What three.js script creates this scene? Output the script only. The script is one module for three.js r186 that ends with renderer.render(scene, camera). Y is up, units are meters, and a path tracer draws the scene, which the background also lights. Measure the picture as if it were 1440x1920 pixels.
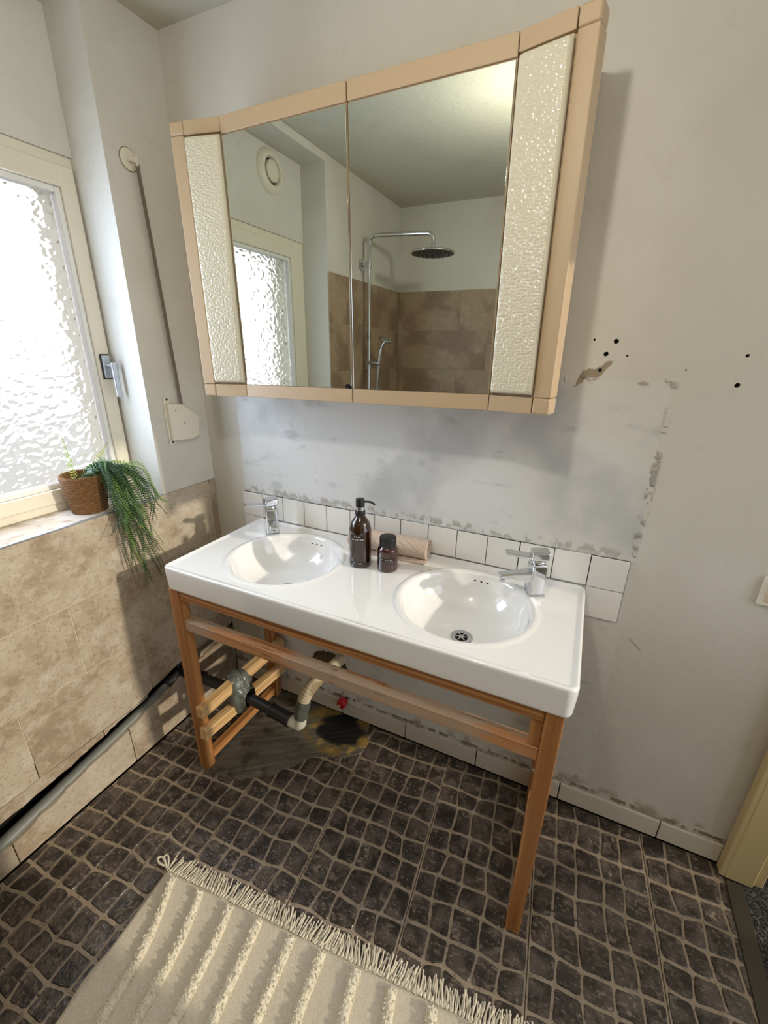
import * as THREE from 'three';
import { RoundedBoxGeometry } from 'three/addons/geometries/RoundedBoxGeometry.js';
import { mergeGeometries, mergeVertices } from 'three/addons/utils/BufferGeometryUtils.js';
import { RectAreaLightUniformsLib } from 'three/addons/lights/RectAreaLightUniformsLib.js';

// ---------------------------------------------------------------- camera, sky, sun, large lights, exposure
const scene = new THREE.Scene();
const camera = new THREE.PerspectiveCamera(99.76, 0.75, 0.02, 100);
camera.position.set(1.4124, 1.5636, 1.3138);
camera.rotation.set(-0.3609, 0.4316, 0.0174, 'YXZ');
const renderer = new THREE.WebGLRenderer({ antialias: true });
renderer.toneMapping = THREE.LinearToneMapping;
renderer.toneMappingExposure = 1.02;
renderer.shadowMap.enabled = true;
RectAreaLightUniformsLib.init();
scene.background = new THREE.Color().setRGB(2.3, 2.4, 2.6);

// low sun entering through the hall's glazed door and the bathroom doorway (from +x)
const sun = new THREE.DirectionalLight(new THREE.Color().setRGB(1.0, 0.9, 0.76), 2.1);
sun.position.set(6, 6 * 0.36 + 0.2, 0.35 - 6 * 0.015);
sun.target.position.set(0, 0.2, 0.35);
sun.castShadow = true; sun.shadow.radius = 3; sun.shadow.mapSize.set(2048, 2048);
Object.assign(sun.shadow.camera, { left: -3, right: 3, top: 3, bottom: -3, near: 0.1, far: 12 });
scene.add(sun, sun.target);

// daylight scattered into the room by the obscured window glass
const daylight = new THREE.RectAreaLight(new THREE.Color().setRGB(0.77, 0.92, 1.17), 7.6, 0.37, 0.86);
daylight.position.set(-0.155, 1.555, 0.605);
daylight.lookAt(2, 1.555, 0.605);
scene.add(daylight);

// ---------------------------------------------------------------- helpers
let seed = 20240611;
const rnd = () => { seed = (seed + 0x6d2b79f5) | 0; let t = Math.imul(seed ^ (seed >>> 15), 1 | seed); t = (t + Math.imul(t ^ (t >>> 7), 61 | t)) ^ t; return ((t ^ (t >>> 14)) >>> 0) / 4294967296; };
const rr = (a, b) => a + (b - a) * rnd();
const clamp = (x, a = 0, b = 1) => Math.min(b, Math.max(a, x));
const sst = (a, b, x) => { const t = clamp((x - a) / (b - a)); return t * t * (3 - 2 * t); };
const mix = (a, b, t) => a + (b - a) * t;
const V = (x, y, z) => new THREE.Vector3(x, y, z);
const hash = (x, y, s) => { let h = Math.imul(x, 374761393) + Math.imul(y, 668265263) + Math.imul(s, 974634777) | 0; h = Math.imul(h ^ (h >>> 13), 1274126177); h ^= h >>> 16; return (h >>> 0) / 4294967296; };
// value noise on a lattice with period px, py (tileable)
function vn(x, y, px, py, s) {
  const ix = Math.floor(x), iy = Math.floor(y), fx = x - ix, fy = y - iy, u = fx * fx * (3 - 2 * fx), v = fy * fy * (3 - 2 * fy);
  const m = (a, p) => ((a % p) + p) % p, x0 = m(ix, px), x1 = m(ix + 1, px), y0 = m(iy, py), y1 = m(iy + 1, py);
  return mix(mix(hash(x0, y0, s), hash(x1, y0, s), u), mix(hash(x0, y1, s), hash(x1, y1, s), u), v);
}
function fbm(x, y, p, s, o = 4, q = p) { let a = 0.5, sum = 0, n = 0; for (let i = 0; i < o; i++) { sum += a * vn(x * p, y * q, p, q, s + i * 17); n += a; a *= 0.5; p *= 2; q *= 2; } return sum / n; }
function tex(w, h, fn, srgb, rx = 1, ry = 1) {
  const d = new Uint8Array(w * h * 4), c = [0, 0, 0];
  for (let j = 0; j < h; j++) for (let i = 0; i < w; i++) { fn((i + 0.5) / w, (j + 0.5) / h, c); const o = (j * w + i) * 4; d[o] = clamp(c[0]) * 255; d[o + 1] = clamp(c[1]) * 255; d[o + 2] = clamp(c[2]) * 255; d[o + 3] = 255; }
  const t = new THREE.DataTexture(d, w, h); t.wrapS = t.wrapT = THREE.RepeatWrapping; t.magFilter = THREE.LinearFilter; t.minFilter = THREE.LinearFilter;
  if (srgb) t.colorSpace = THREE.SRGBColorSpace; t.repeat.set(rx, ry); t.needsUpdate = true; return t;
}
const grey = (w, h, fn, rx, ry) => tex(w, h, (u, v, c) => { c[0] = c[1] = c[2] = fn(u, v); }, false, rx, ry);
const mixc = (c, a, b, t) => { for (let k = 0; k < 3; k++) c[k] = mix(a[k], b[k], t) / 255; };
const over = (c, b, t) => { for (let k = 0; k < 3; k++) c[k] = mix(c[k], b[k] / 255, t); };
const S = (p) => new THREE.MeshStandardMaterial(p), P = (p) => new THREE.MeshPhysicalMaterial(p);

const taken = {};
function numbered(n) { if (taken[n] === undefined) { taken[n] = 0; return n; } taken[n]++; return n + '_' + String(taken[n]).padStart(3, '0'); }
function thing(name, label, category, pos = [0, 0, 0], ry = 0, group) {
  const o = new THREE.Group(); o.name = numbered(name); o.position.set(...pos); o.rotation.y = ry; o.userData = { label, category }; if (group) o.userData.group = group; scene.add(o); return o;
}
function struct(name, label) { const o = new THREE.Group(); o.name = numbered(name); o.userData = { kind: 'structure', label, category: name.split('_')[0] }; scene.add(o); return o; }
function part(parent, name, geo, mat, label) {
  const m = new THREE.Mesh(geo, mat); m.name = name; m.castShadow = m.receiveShadow = true; if (label) m.userData.label = label; parent.add(m); return m;
}
const clean = (g) => { let h = g.index ? g.toNonIndexed() : g; for (const k of Object.keys(h.attributes)) if (!['position', 'normal', 'uv'].includes(k)) h.deleteAttribute(k); if (!h.attributes.uv) h.setAttribute('uv', new THREE.BufferAttribute(new Float32Array(h.attributes.position.count * 2), 2)); return h; };
const merge = (list) => mergeGeometries(list.map(clean));
// box-projected uv in metres; the longest side runs along v
function boxUV(g, off = [0, 0]) {
  g.computeBoundingBox(); const s = g.boundingBox.getSize(V(0, 0, 0)).toArray(), L = s.indexOf(Math.max(...s));
  const p = g.attributes.position, n = g.attributes.normal, uv = new Float32Array(p.count * 2);
  for (let i = 0; i < p.count; i++) {
    const q = [p.getX(i), p.getY(i), p.getZ(i)], m = [n.getX(i), n.getY(i), n.getZ(i)].map(Math.abs), k = m.indexOf(Math.max(...m));
    let rest = [0, 1, 2].filter((a) => a !== k); let v = rest.includes(L) ? L : rest[1], u = rest.find((a) => a !== v);
    uv[2 * i] = q[u] + 0.37 * k + off[0]; uv[2 * i + 1] = q[v] + off[1];
  }
  g.setAttribute('uv', new THREE.BufferAttribute(uv, 2)); return g;
}
function rbox(w, h, d, r = 0.003, seg = 2, off) { return boxUV(clean(new RoundedBoxGeometry(w, h, d, seg, Math.min(r, w / 2.01, h / 2.01, d / 2.01))), off); }
// rounded box by its limits
function lim(x0, x1, y0, y1, z0, z1, r = 0.003, seg = 2, off) { return rbox(x1 - x0, y1 - y0, z1 - z0, r, seg, off).translate((x0 + x1) / 2, (y0 + y1) / 2, (z0 + z1) / 2); }
function plainBox(x0, x1, y0, y1, z0, z1) { return boxUV(clean(new THREE.BoxGeometry(x1 - x0, y1 - y0, z1 - z0)).translate((x0 + x1) / 2, (y0 + y1) / 2, (z0 + z1) / 2)); }
// box between two points with a given cross-section
function beam(a, b, w, h, r = 0.002, up = V(0, 1, 0)) {
  const d = b.clone().sub(a), L = d.length(); const g = rbox(w, h, L, r, 2, [rr(0, 1), rr(0, 1)]);
  const m = new THREE.Matrix4().lookAt(b, a, up).setPosition(a.clone().add(b).multiplyScalar(0.5)); return g.applyMatrix4(m);
}
// convex-ish polygon [[x, y], ...] (counter-clockwise) as a plate of thickness t towards +z with a chamfer
function plate(poly, t, bevel = 0.001, off = [0, 0], side = true) {
  const n = poly.length, c = poly.reduce((a, q) => [a[0] + q[0] / n, a[1] + q[1] / n], [0, 0]);
  const ins = poly.map((q) => { const dx = c[0] - q[0], dy = c[1] - q[1], l = Math.hypot(dx, dy) || 1; return [q[0] + dx / l * bevel * 1.2, q[1] + dy / l * bevel * 1.2]; });
  const pos = [], uv = [];
  const put = (q, z) => { pos.push(q[0], q[1], z); uv.push(q[0] + off[0], q[1] + off[1]); };
  const tri = THREE.ShapeUtils.triangulateShape(ins.map((q) => new THREE.Vector2(...q)), []);
  for (const [a, b, d] of tri) { put(ins[a], t); put(ins[b], t); put(ins[d], t); }
  for (let i = 0; i < n; i++) {
    const j = (i + 1) % n;
    put(poly[i], t - bevel); put(poly[j], t - bevel); put(ins[j], t); put(poly[i], t - bevel); put(ins[j], t); put(ins[i], t);
    if (side) { put(poly[i], 0); put(poly[j], 0); put(poly[j], t - bevel); put(poly[i], 0); put(poly[j], t - bevel); put(poly[i], t - bevel); }
  }
  const g = new THREE.BufferGeometry(); g.setAttribute('position', new THREE.Float32BufferAttribute(pos, 3)); g.setAttribute('uv', new THREE.Float32BufferAttribute(uv, 2)); g.computeVertexNormals(); return g;
}
const rect = (x0, x1, y0, y1) => [[x0, y0], [x1, y0], [x1, y1], [x0, y1]];
const ONX = new THREE.Matrix4().makeRotationY(Math.PI / 2), ONY = new THREE.Matrix4().makeRotationX(-Math.PI / 2);   // plate facing +x: (a, b) -> y = b, z = -a;  facing +y: (a, b) -> x = a, z = -b
function tube(pts, r, seg = 40, rad = 12, closed = false) { const c = new THREE.CatmullRomCurve3(pts.map((q) => Array.isArray(q) ? V(...q) : q), closed, 'centripetal'); return new THREE.TubeGeometry(c, seg, r, rad, closed); }
function pipeLine(pts, r, bend = 0.03, rad = 14, caps = true) {
  const q = pts.map((a) => V(...a)), path = new THREE.CurvePath();
  let last = q[0];
  for (let i = 1; i < q.length; i++) {
    if (i < q.length - 1) {
      const a = q[i].clone().sub(q[i - 1]).normalize(), b = q[i + 1].clone().sub(q[i]).normalize(), s = q[i].clone().addScaledVector(a, -bend), e = q[i].clone().addScaledVector(b, bend);
      path.add(new THREE.LineCurve3(last, s)); path.add(new THREE.QuadraticBezierCurve3(s, q[i], e)); last = e;
    } else path.add(new THREE.LineCurve3(last, q[i]));
  }
  const g = [new THREE.TubeGeometry(path, 24 * q.length, r, rad, false)];
  if (caps) { const n = q.length; g.push(disc(q[0], q[0].clone().sub(q[1]), r, rad), disc(q[n - 1], q[n - 1].clone().sub(q[n - 2]), r, rad)); }
  return merge(g);
}
function disc(c, n, r, seg = 24) { const g = new THREE.CircleGeometry(r, seg); g.applyQuaternion(new THREE.Quaternion().setFromUnitVectors(V(0, 0, 1), n.clone().normalize())); return g.translate(c.x, c.y, c.z); }
function cyl(a, b, r0, r1 = r0, seg = 20) { const A = V(...a), B = V(...b), d = B.clone().sub(A); const g = new THREE.CylinderGeometry(r1, r0, d.length(), seg); g.applyQuaternion(new THREE.Quaternion().setFromUnitVectors(V(0, 1, 0), d.clone().normalize())); const m = A.add(B).multiplyScalar(0.5); return g.translate(m.x, m.y, m.z); }
function lathe(pts, seg = 48) { return new THREE.LatheGeometry(pts.map((q) => new THREE.Vector2(...q)), seg); }
function smoothProfile(pts, n) { return new THREE.SplineCurve(pts.map((q) => new THREE.Vector2(...q))).getPoints(n).map((q) => [Math.max(q.x, 0), q.y]); }

// ---------------------------------------------------------------- materials
const TR = [[188, 174, 152], [170, 153, 129], [206, 196, 178], [142, 122, 100]];
const travertineMap = tex(1024, 1024, (u, v, c) => {
  const w = fbm(u, v, 3, 5, 4), a = fbm(u + w * 0.18, v + w * 0.12, 5, 31, 5), b = fbm(u, v, 40, 71, 3), d = fbm(u + a * 0.06, v, 12, 91, 4);
  mixc(c, TR[0], TR[1], sst(0.42, 0.66, a)); over(c, TR[2], sst(0.55, 0.75, d) * 0.55); const e = fbm(u + 0.04 * a, v + 0.03 * d, 22, 73, 6); over(c, TR[3], sst(0.5, 0.74, a * 0.45 + e * 0.55) * 0.5); over(c, TR[2], sst(0.56, 0.7, fbm(u, v, 48, 79, 4)) * 0.35); over(c, [124, 100, 76], sst(0.62, 0.76, fbm(u + 0.01 * e, v, 150, 75, 2)) * 0.25);
}, true, 1 / 0.9, 1 / 0.9);
const travertineBump = grey(512, 512, (u, v) => 0.6 * fbm(u, v, 10, 8, 5) + 0.4 * sst(0.35, 0.6, fbm(u, v, 40, 9, 2)), 1 / 0.5, 1 / 0.5);
const M = {};
M.travertine = S({ map: travertineMap, bumpMap: travertineBump, bumpScale: 0.0012, roughness: 0.55 });
const showerMap = tex(512, 512, (u, v, c) => {
  const w = fbm(u, v, 3, 205, 4), a = fbm(u + w * 0.2, v + w * 0.15, 5, 231, 5), b = fbm(u, v, 30, 271, 3);
  mixc(c, [168, 146, 120], [146, 122, 98], sst(0.4, 0.66, a)); over(c, [196, 174, 150], sst(0.55, 0.75, b) * 0.4); over(c, [112, 90, 70], sst(0.58, 0.78, a * 0.5 + b * 0.5) * 0.5);
}, true, 1 / 0.8, 1 / 0.8);
M.showerTile = S({ map: showerMap, roughness: 0.4 });
M.grout = S({ color: 0xd2c6ac, roughness: 0.95 });
M.darkJoint = S({ color: 0x2a2622, roughness: 1 });
M.soot = S({ color: 0x0d0c0b, roughness: 1 });
const peel = grey(512, 512, (u, v) => 0.55 * fbm(u, v, 24, 3, 4) + 0.45 * fbm(u, v, 90, 4, 2), 1 / 0.35, 1 / 0.35);
const paintMap = tex(512, 512, (u, v, c) => { const a = fbm(u, v, 4, 11, 5), b = fbm(u, v, 30, 12, 3); mixc(c, [216, 213, 203], [206, 202, 190], sst(0.35, 0.7, a)); over(c, [190, 184, 170], sst(0.68, 0.85, b) * 0.15); }, true, 1 / 1.3, 1 / 1.3);
M.paint = S({ map: paintMap, bumpMap: peel, bumpScale: 0.0016, roughness: 0.85 });
M.ceiling = S({ map: paintMap, color: 0xf2f2ea, bumpMap: peel, bumpScale: 0.002, roughness: 0.9 });
M.whitePaint = S({ map: paintMap, color: 0xf6f6f2, bumpMap: peel, bumpScale: 0.0008, roughness: 0.7 });
M.frame = S({ color: 0xe4ddca, roughness: 0.42, bumpMap: peel, bumpScale: 0.0003 });
M.whiteTile = P({ color: 0xe9e6de, roughness: 0.18, clearcoat: 0.4 });
M.baseTile = P({ color: 0xd9d2c2, roughness: 0.3 });
M.ceramic = P({ color: 0xf4f3f0, roughness: 0.09, clearcoat: 1, clearcoatRoughness: 0.04 });
M.chrome = S({ color: 0xd7d9dc, metalness: 1, roughness: 0.07 });
M.chromeSoft = S({ color: 0xc4c6c8, metalness: 1, roughness: 0.22 });
M.aluminium = S({ color: 0xb8bcc2, metalness: 0.9, roughness: 0.35 });
M.steelDark = S({ color: 0x5c5d5e, metalness: 0.9, roughness: 0.35 });
M.black = P({ color: 0x131314, roughness: 0.38 });
M.hole = S({ color: 0x050505, roughness: 1 });
M.mirror = S({ color: 0xd9dfd8, metalness: 1, roughness: 0.015 });
M.beige = P({ color: 0xc0a684, roughness: 0.42, bumpMap: peel, bumpScale: 0.0002 });
const pebbleAt = (u, v) => {
  let best = 9, x = u * 18, y = v * 40; const ix = Math.floor(x), iy = Math.floor(y);
  for (let j = -1; j < 2; j++) for (let i = -1; i < 2; i++) { const a = ((ix + i) % 18 + 18) % 18, b = ((iy + j) % 40 + 40) % 40, dx = (ix + i + 0.2 + 0.6 * hash(a, b, 5) - x) * 0.9, dy = iy + j + 0.2 + 0.6 * hash(a, b, 6) - y; best = Math.min(best, dx * dx * 1.1 + dy * dy * 1.5); }
  return 1 - sst(0.0, 0.5, best);
};
M.pebble = P({ color: 0xd8d0b6, roughness: 0.3, clearcoat: 0.5, clearcoatRoughness: 0.15 });
const woodMap = (s, a, b, d) => tex(256, 1024, (u, v, c) => { const w = fbm(u, v, 2, s, 4), g = fbm(u + w * 0.15, v, 40, s + 3, 3, 2), k = fbm(u + w * 0.25, v, 9, s + 9, 3, 1); mixc(c, a, b, sst(0.35, 0.68, k)); over(c, d, sst(0.55, 0.8, g) * 0.45); }, true, 1 / 0.12, 1 / 0.9);
M.wood = S({ map: woodMap(41, [190, 134, 80], [164, 108, 58], [112, 68, 34]), roughness: 0.5 });
const wornMap = tex(256, 1024, (u, v, c) => { const w = fbm(u, v, 2, 141, 4), k = fbm(u + w * 0.25, v, 9, 150, 3, 1), s = fbm(u, v, 4, 155, 5, 6); mixc(c, [196, 140, 92], [168, 110, 64], sst(0.35, 0.68, k)); over(c, [178, 164, 148], sst(0.42, 0.6, s) * 0.7); over(c, [84, 68, 56], sst(0.68, 0.8, fbm(u, v, 30, 159, 3, 12)) * 0.6); }, true, 1 / 0.12, 1 / 0.9);
M.woodWorn = S({ map: wornMap, roughness: 0.7 });
M.pine = S({ map: woodMap(61, [226, 190, 136], [206, 164, 108], [170, 122, 70]), roughness: 0.6 });
M.pvcGrey = S({ color: 0x74766f, roughness: 0.45 });
M.pvcBlack = S({ color: 0x2b2b2a, roughness: 0.42 });
M.pvcWhite = S({ color: 0xdcd7c8, roughness: 0.4 });
const tapeBump = grey(256, 256, (u, v) => fbm(u + 0.3 * fbm(u, v, 3, 1, 3), v, 6, 77, 4, 14), 1 / 0.15, 1 / 0.15);
M.tape = P({ color: 0x757b74, roughness: 0.32, bumpMap: tapeBump, bumpScale: 0.006, metalness: 0.25 });
M.red = P({ color: 0xb3101c, roughness: 0.3, clearcoat: 0.6 });
M.plastic = P({ color: 0xe2dcca, roughness: 0.45 });
M.strap = S({ color: 0x7d7464, roughness: 0.9, bumpMap: grey(32, 64, (u, v) => 0.5 + 0.5 * Math.sin(v * 200), 1 / 0.02, 1 / 0.02), bumpScale: 0.0005 });
// ---------------------------------------------------------------- room shell
const XR = 2.045, ZF = 2.343, HC = 2.482, ZA = 0.255, ZB = 1.362, XW = -0.15, HT = 1.033, RH = 0.2625, TW = 0.42;

// back wall: a plaster coat with real holes over the mortar behind it
const WBX = 2.1, WBY = 2.52;
const inside = (x, y) => { // the re-plastered field round the old splash-back, with its uneven outline
  const e = 0.012 * (fbm(x * 0.7, y * 0.7, 9, 501, 3) - 0.5);
  const xr = y > 1.36 ? 1.592 : mix(1.603, 1.594, (y - 1) / 0.36);
  return sst(0.166 + e, 0.176 + e, x) * (1 - sst(xr + e - 0.004, xr + e + 0.004, x)) * (1 - sst(1.494 + e, 1.504 + e, y));
};
const wallBackMap = tex(1280, 1536, (u, v, c) => {
  const x = u * WBX, y = v * WBY, a = fbm(u, v, 5, 301, 5), b = fbm(u, v, 60, 302, 3), f = inside(x, y);
  mixc(c, [215, 211, 200], [205, 200, 187], sst(0.35, 0.7, a));
  const sm = fbm(u, v, 7, 310, 5), st = fbm(u + 0.05 * a, v, 22, 312, 4, 60);
  over(c, [222, 223, 221], f * clamp(0.25 + 0.75 * sst(1.45, 1.05, x + 0.6 * (sm - 0.5)), 0, 1) * 0.85);
  over(c, [176, 177, 176], f * sst(0.52, 0.72, sm) * 0.62 * sst(0.98, 1.08, y)); over(c, [158, 160, 160], f * sst(0.66, 0.85, st) * 0.35);
  // grey filler smeared along the old edge, right side and above the tile row
  const dx = Math.abs(x - (1.597 + 0.012 * (fbm(v, u, 30, 320, 3) - 0.5))), rag = fbm(u, v, 130, 321, 3);
  over(c, [165, 158, 144], (1 - sst(0.004, 0.015, dx)) * sst(1.02, 1.06, y) * (1 - sst(1.28, 1.36, y)) * sst(0.42, 0.6, rag));
  over(c, [178, 172, 162], (1 - sst(0.0, 0.02, Math.abs(y - 1.012 - 0.012 * rag))) * sst(0.17, 0.2, x) * (1 - sst(1.58, 1.6, x)) * sst(0.4, 0.62, rag));
  over(c, [172, 164, 150], (1 - sst(0.002, 0.009, Math.abs(y - 1.494))) * sst(1.36, 1.4, x) * (1 - sst(1.59, 1.61, x)) * sst(0.45, 0.6, rag) * 0.8);
  // old adhesive and dirt line above the skirting tiles
  over(c, [120, 104, 78], (1 - sst(0.0, 0.012, Math.abs(y - 0.092 - 0.01 * rag))) * sst(0.38, 0.6, rag) * 0.9);
  over(c, [150, 138, 116], (1 - sst(0.02, 0.07, Math.abs(y - 0.08))) * sst(0.5, 0.7, b) * 0.7);
  // brown scar under the dowels
  const sx = x - 1.405, sy = y - 1.512, along = sx * 0.86 + sy * 0.5, acr = -sx * 0.5 + sy * 0.86;
  const rg2 = fbm(u, v, 70, 330, 4); over(c, [150, 134, 112], (1 - sst(0.75, 0.9, Math.hypot(along / 0.046, (acr + 0.006 * Math.sin(along * 90)) / 0.0125) + 2.4 * (rg2 - 0.5))) * 0.9);
  // scuffs
  over(c, [150, 132, 116], (1 - sst(0.001, 0.004, Math.abs((x - 1.655) * 0.7 + (y - 0.735) * 0.75))) * (1 - sst(0.02, 0.03, Math.hypot(x - 1.655, y - 0.735))) * 0.7);
  over(c, [158, 148, 138], (1 - sst(0.006, 0.009, Math.hypot((x - 1.585) * 1.0, (y - 0.135) * 0.7))) * 0.7);
  over(c, [188, 181, 166], sst(0.7, 0.86, b) * 0.12);
}, true, 1 / WBX, 1 / WBY);
const wallBackBump = grey(1280, 1536, (u, v) => {
  const x = u * WBX, y = v * WBY, f = inside(x, y), rag = fbm(u, v, 130, 321, 3);
  let h = 0.34 + 0.1 * (fbm(u, v, 110, 3, 3) - 0.5) + 0.12 * (fbm(u, v, 25, 4, 3) - 0.5) * (0.4 + 0.6 * f) + 0.08 * f * (fbm(u, v, 40, 6, 3, 90) - 0.5);
  const ex = Math.abs(x - 1.597), ey = Math.abs(y - 1.497);
  h += 0.5 * (1 - sst(0.003, 0.012, ex)) * sst(0.5, 0.68, rag) * (y > 1.0 && y < 1.49 ? 1 : 0) + 0.35 * (1 - sst(0.003, 0.012, ey)) * sst(0.52, 0.68, rag) * (x > 0.2 && x < 1.6 ? 1 : 0);
  h += 0.3 * (1 - sst(0.0, 0.018, Math.abs(y - 1.012))) * sst(0.45, 0.6, rag) * (x > 0.17 && x < 1.6 ? 1 : 0) + 0.3 * (1 - sst(0, 0.012, Math.abs(y - 0.1))) * sst(0.4, 0.6, rag);
  return h;
}, 1 / WBX, 1 / WBY);
M.wallBack = S({ map: wallBackMap, bumpMap: wallBackBump, bumpScale: 0.009, roughness: 0.85 });
const wallBack = struct('wall_back', 'cream painted plaster wall with a patched white field behind the washbasin');
const ragged = (cx, cy, rx, ry, n, j) => Array.from({ length: n }, (_, i) => { const a = i / n * Math.PI * 2, k = 1 + rr(-j, j); return [cx + Math.cos(a) * rx * k, cy + Math.sin(a) * ry * k]; });
const drill = [[1.396, 1.595, 0.0045], [1.447, 1.592, 0.0062], [1.429, 1.561, 0.006], [1.478, 1.558, 0.0025], [1.611, 1.528, 0.0022], [1.724, 1.563, 0.0042], [1.721, 1.497, 0.006], [1.4215, 1.5215, 0.004]];
{
  const sh = new THREE.Shape([[0, 0], [XR + 0.02, 0], [XR + 0.02, HC + 0.03], [0, HC + 0.03]].map((q) => new THREE.Vector2(...q)));
  const bite = (poly) => sh.holes.push(new THREE.Path(poly.map((q) => new THREE.Vector2(...q))));
  bite(ragged(0.553, 0.235, 0.098, 0.082, 64, 0.05));
  for (const [x, y, r] of drill) bite(ragged(x, y, r, r, 12, 0.1));
  bite(ragged(0.67, 0.045, 0.075, 0.022, 24, 0.15));
  part(wallBack, 'plaster', new THREE.ExtrudeGeometry(sh, { depth: 0.011, bevelEnabled: false }).translate(0, 0, -0.011), M.wallBack);
  const mortarMap = tex(256, 256, (u, v, c) => { const a = fbm(u, v, 8, 601, 5); mixc(c, [118, 104, 80], [84, 72, 52], a); }, true, 4, 4);
  M.mortar = S({ map: mortarMap, bumpMap: peel, bumpScale: 0.004, roughness: 1 });
  part(wallBack, 'mortar', plainBox(-0.25, XR + 0.09, -0.1, HC + 0.1, -0.2, -0.011), M.mortar, 'brown mortar bared in the plaster hole');
  for (const [x, y, r] of drill) part(wallBack, 'drill_hole', new THREE.CylinderGeometry(r * 1.02, r * 1.02, 0.004, 12).rotateX(Math.PI / 2).translate(x, y, -0.0095), M.hole);
  part(wallBack, 'wall_plug', new THREE.TorusGeometry(0.0044, 0.0014, 8, 20).translate(1.396, 1.595, 0), M.plastic, 'pale plastic wall plug');
  part(wallBack, 'wall_plug', new THREE.TorusGeometry(0.0044, 0.0013, 8, 20).translate(1.4215, 1.5215, -0.001), M.steelDark, 'grey plastic wall plug');
  const pit = 0.1025, x0 = 0.3648 - 2 * pit, yT = 1.001;
  part(wallBack, 'tile_adhesive', plainBox(x0 - 0.001, x0 + 14 * pit - 0.0015, yT - 0.1015, yT + 0.001, -0.001, 0.0022), M.darkJoint);
  part(wallBack, 'tile_adhesive', plainBox(x0 - 0.001, x0 + pit, yT - 0.204, yT - 0.1, -0.001, 0.0022), M.darkJoint);
  part(wallBack, 'tile_adhesive', plainBox(x0 + 13 * pit, x0 + 14 * pit - 0.0015, yT - 0.204, yT - 0.1, -0.001, 0.0022), M.darkJoint);
  const tg = plate(rect(0, 0.0998, -0.0998, 0), 0.0075, 0.0012);
  for (let k = 0; k < 14; k++) { const m = part(wallBack, 'tile', tg, M.whiteTile); m.position.set(x0 + k * pit + rr(-0.0004, 0.0004), yT + rr(-0.0008, 0.0008), 0.0005); m.rotation.z = rr(-0.006, 0.006); }
  for (const k of [0, 13]) { const m = part(wallBack, 'tile', tg, M.whiteTile); m.position.set(x0 + k * pit, yT - 0.1027, 0.0005); m.rotation.z = rr(-0.004, 0.004); }
}
// skirting of white tiles
{
  const b = struct('baseboard_back', 'row of off-white skirting tiles along the back wall');
  part(b, 'bed', plainBox(0.02, 2.035, 0.0, 0.08, -0.001, 0.004), M.soot);
  const xs = [0.012, 0.314, 0.621, 0.928, 1.231, 1.541, 1.859, 2.036];
  for (let i = 0; i < xs.length - 1; i++) part(b, 'tile', plate(rect(xs[i] + 0.002, xs[i + 1] - 0.002, 0.012, 0.085), 0.0095, 0.0015, [rr(0, 1), rr(0, 1)]).translate(0, 0, 0.002), M.baseTile);
}
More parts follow.
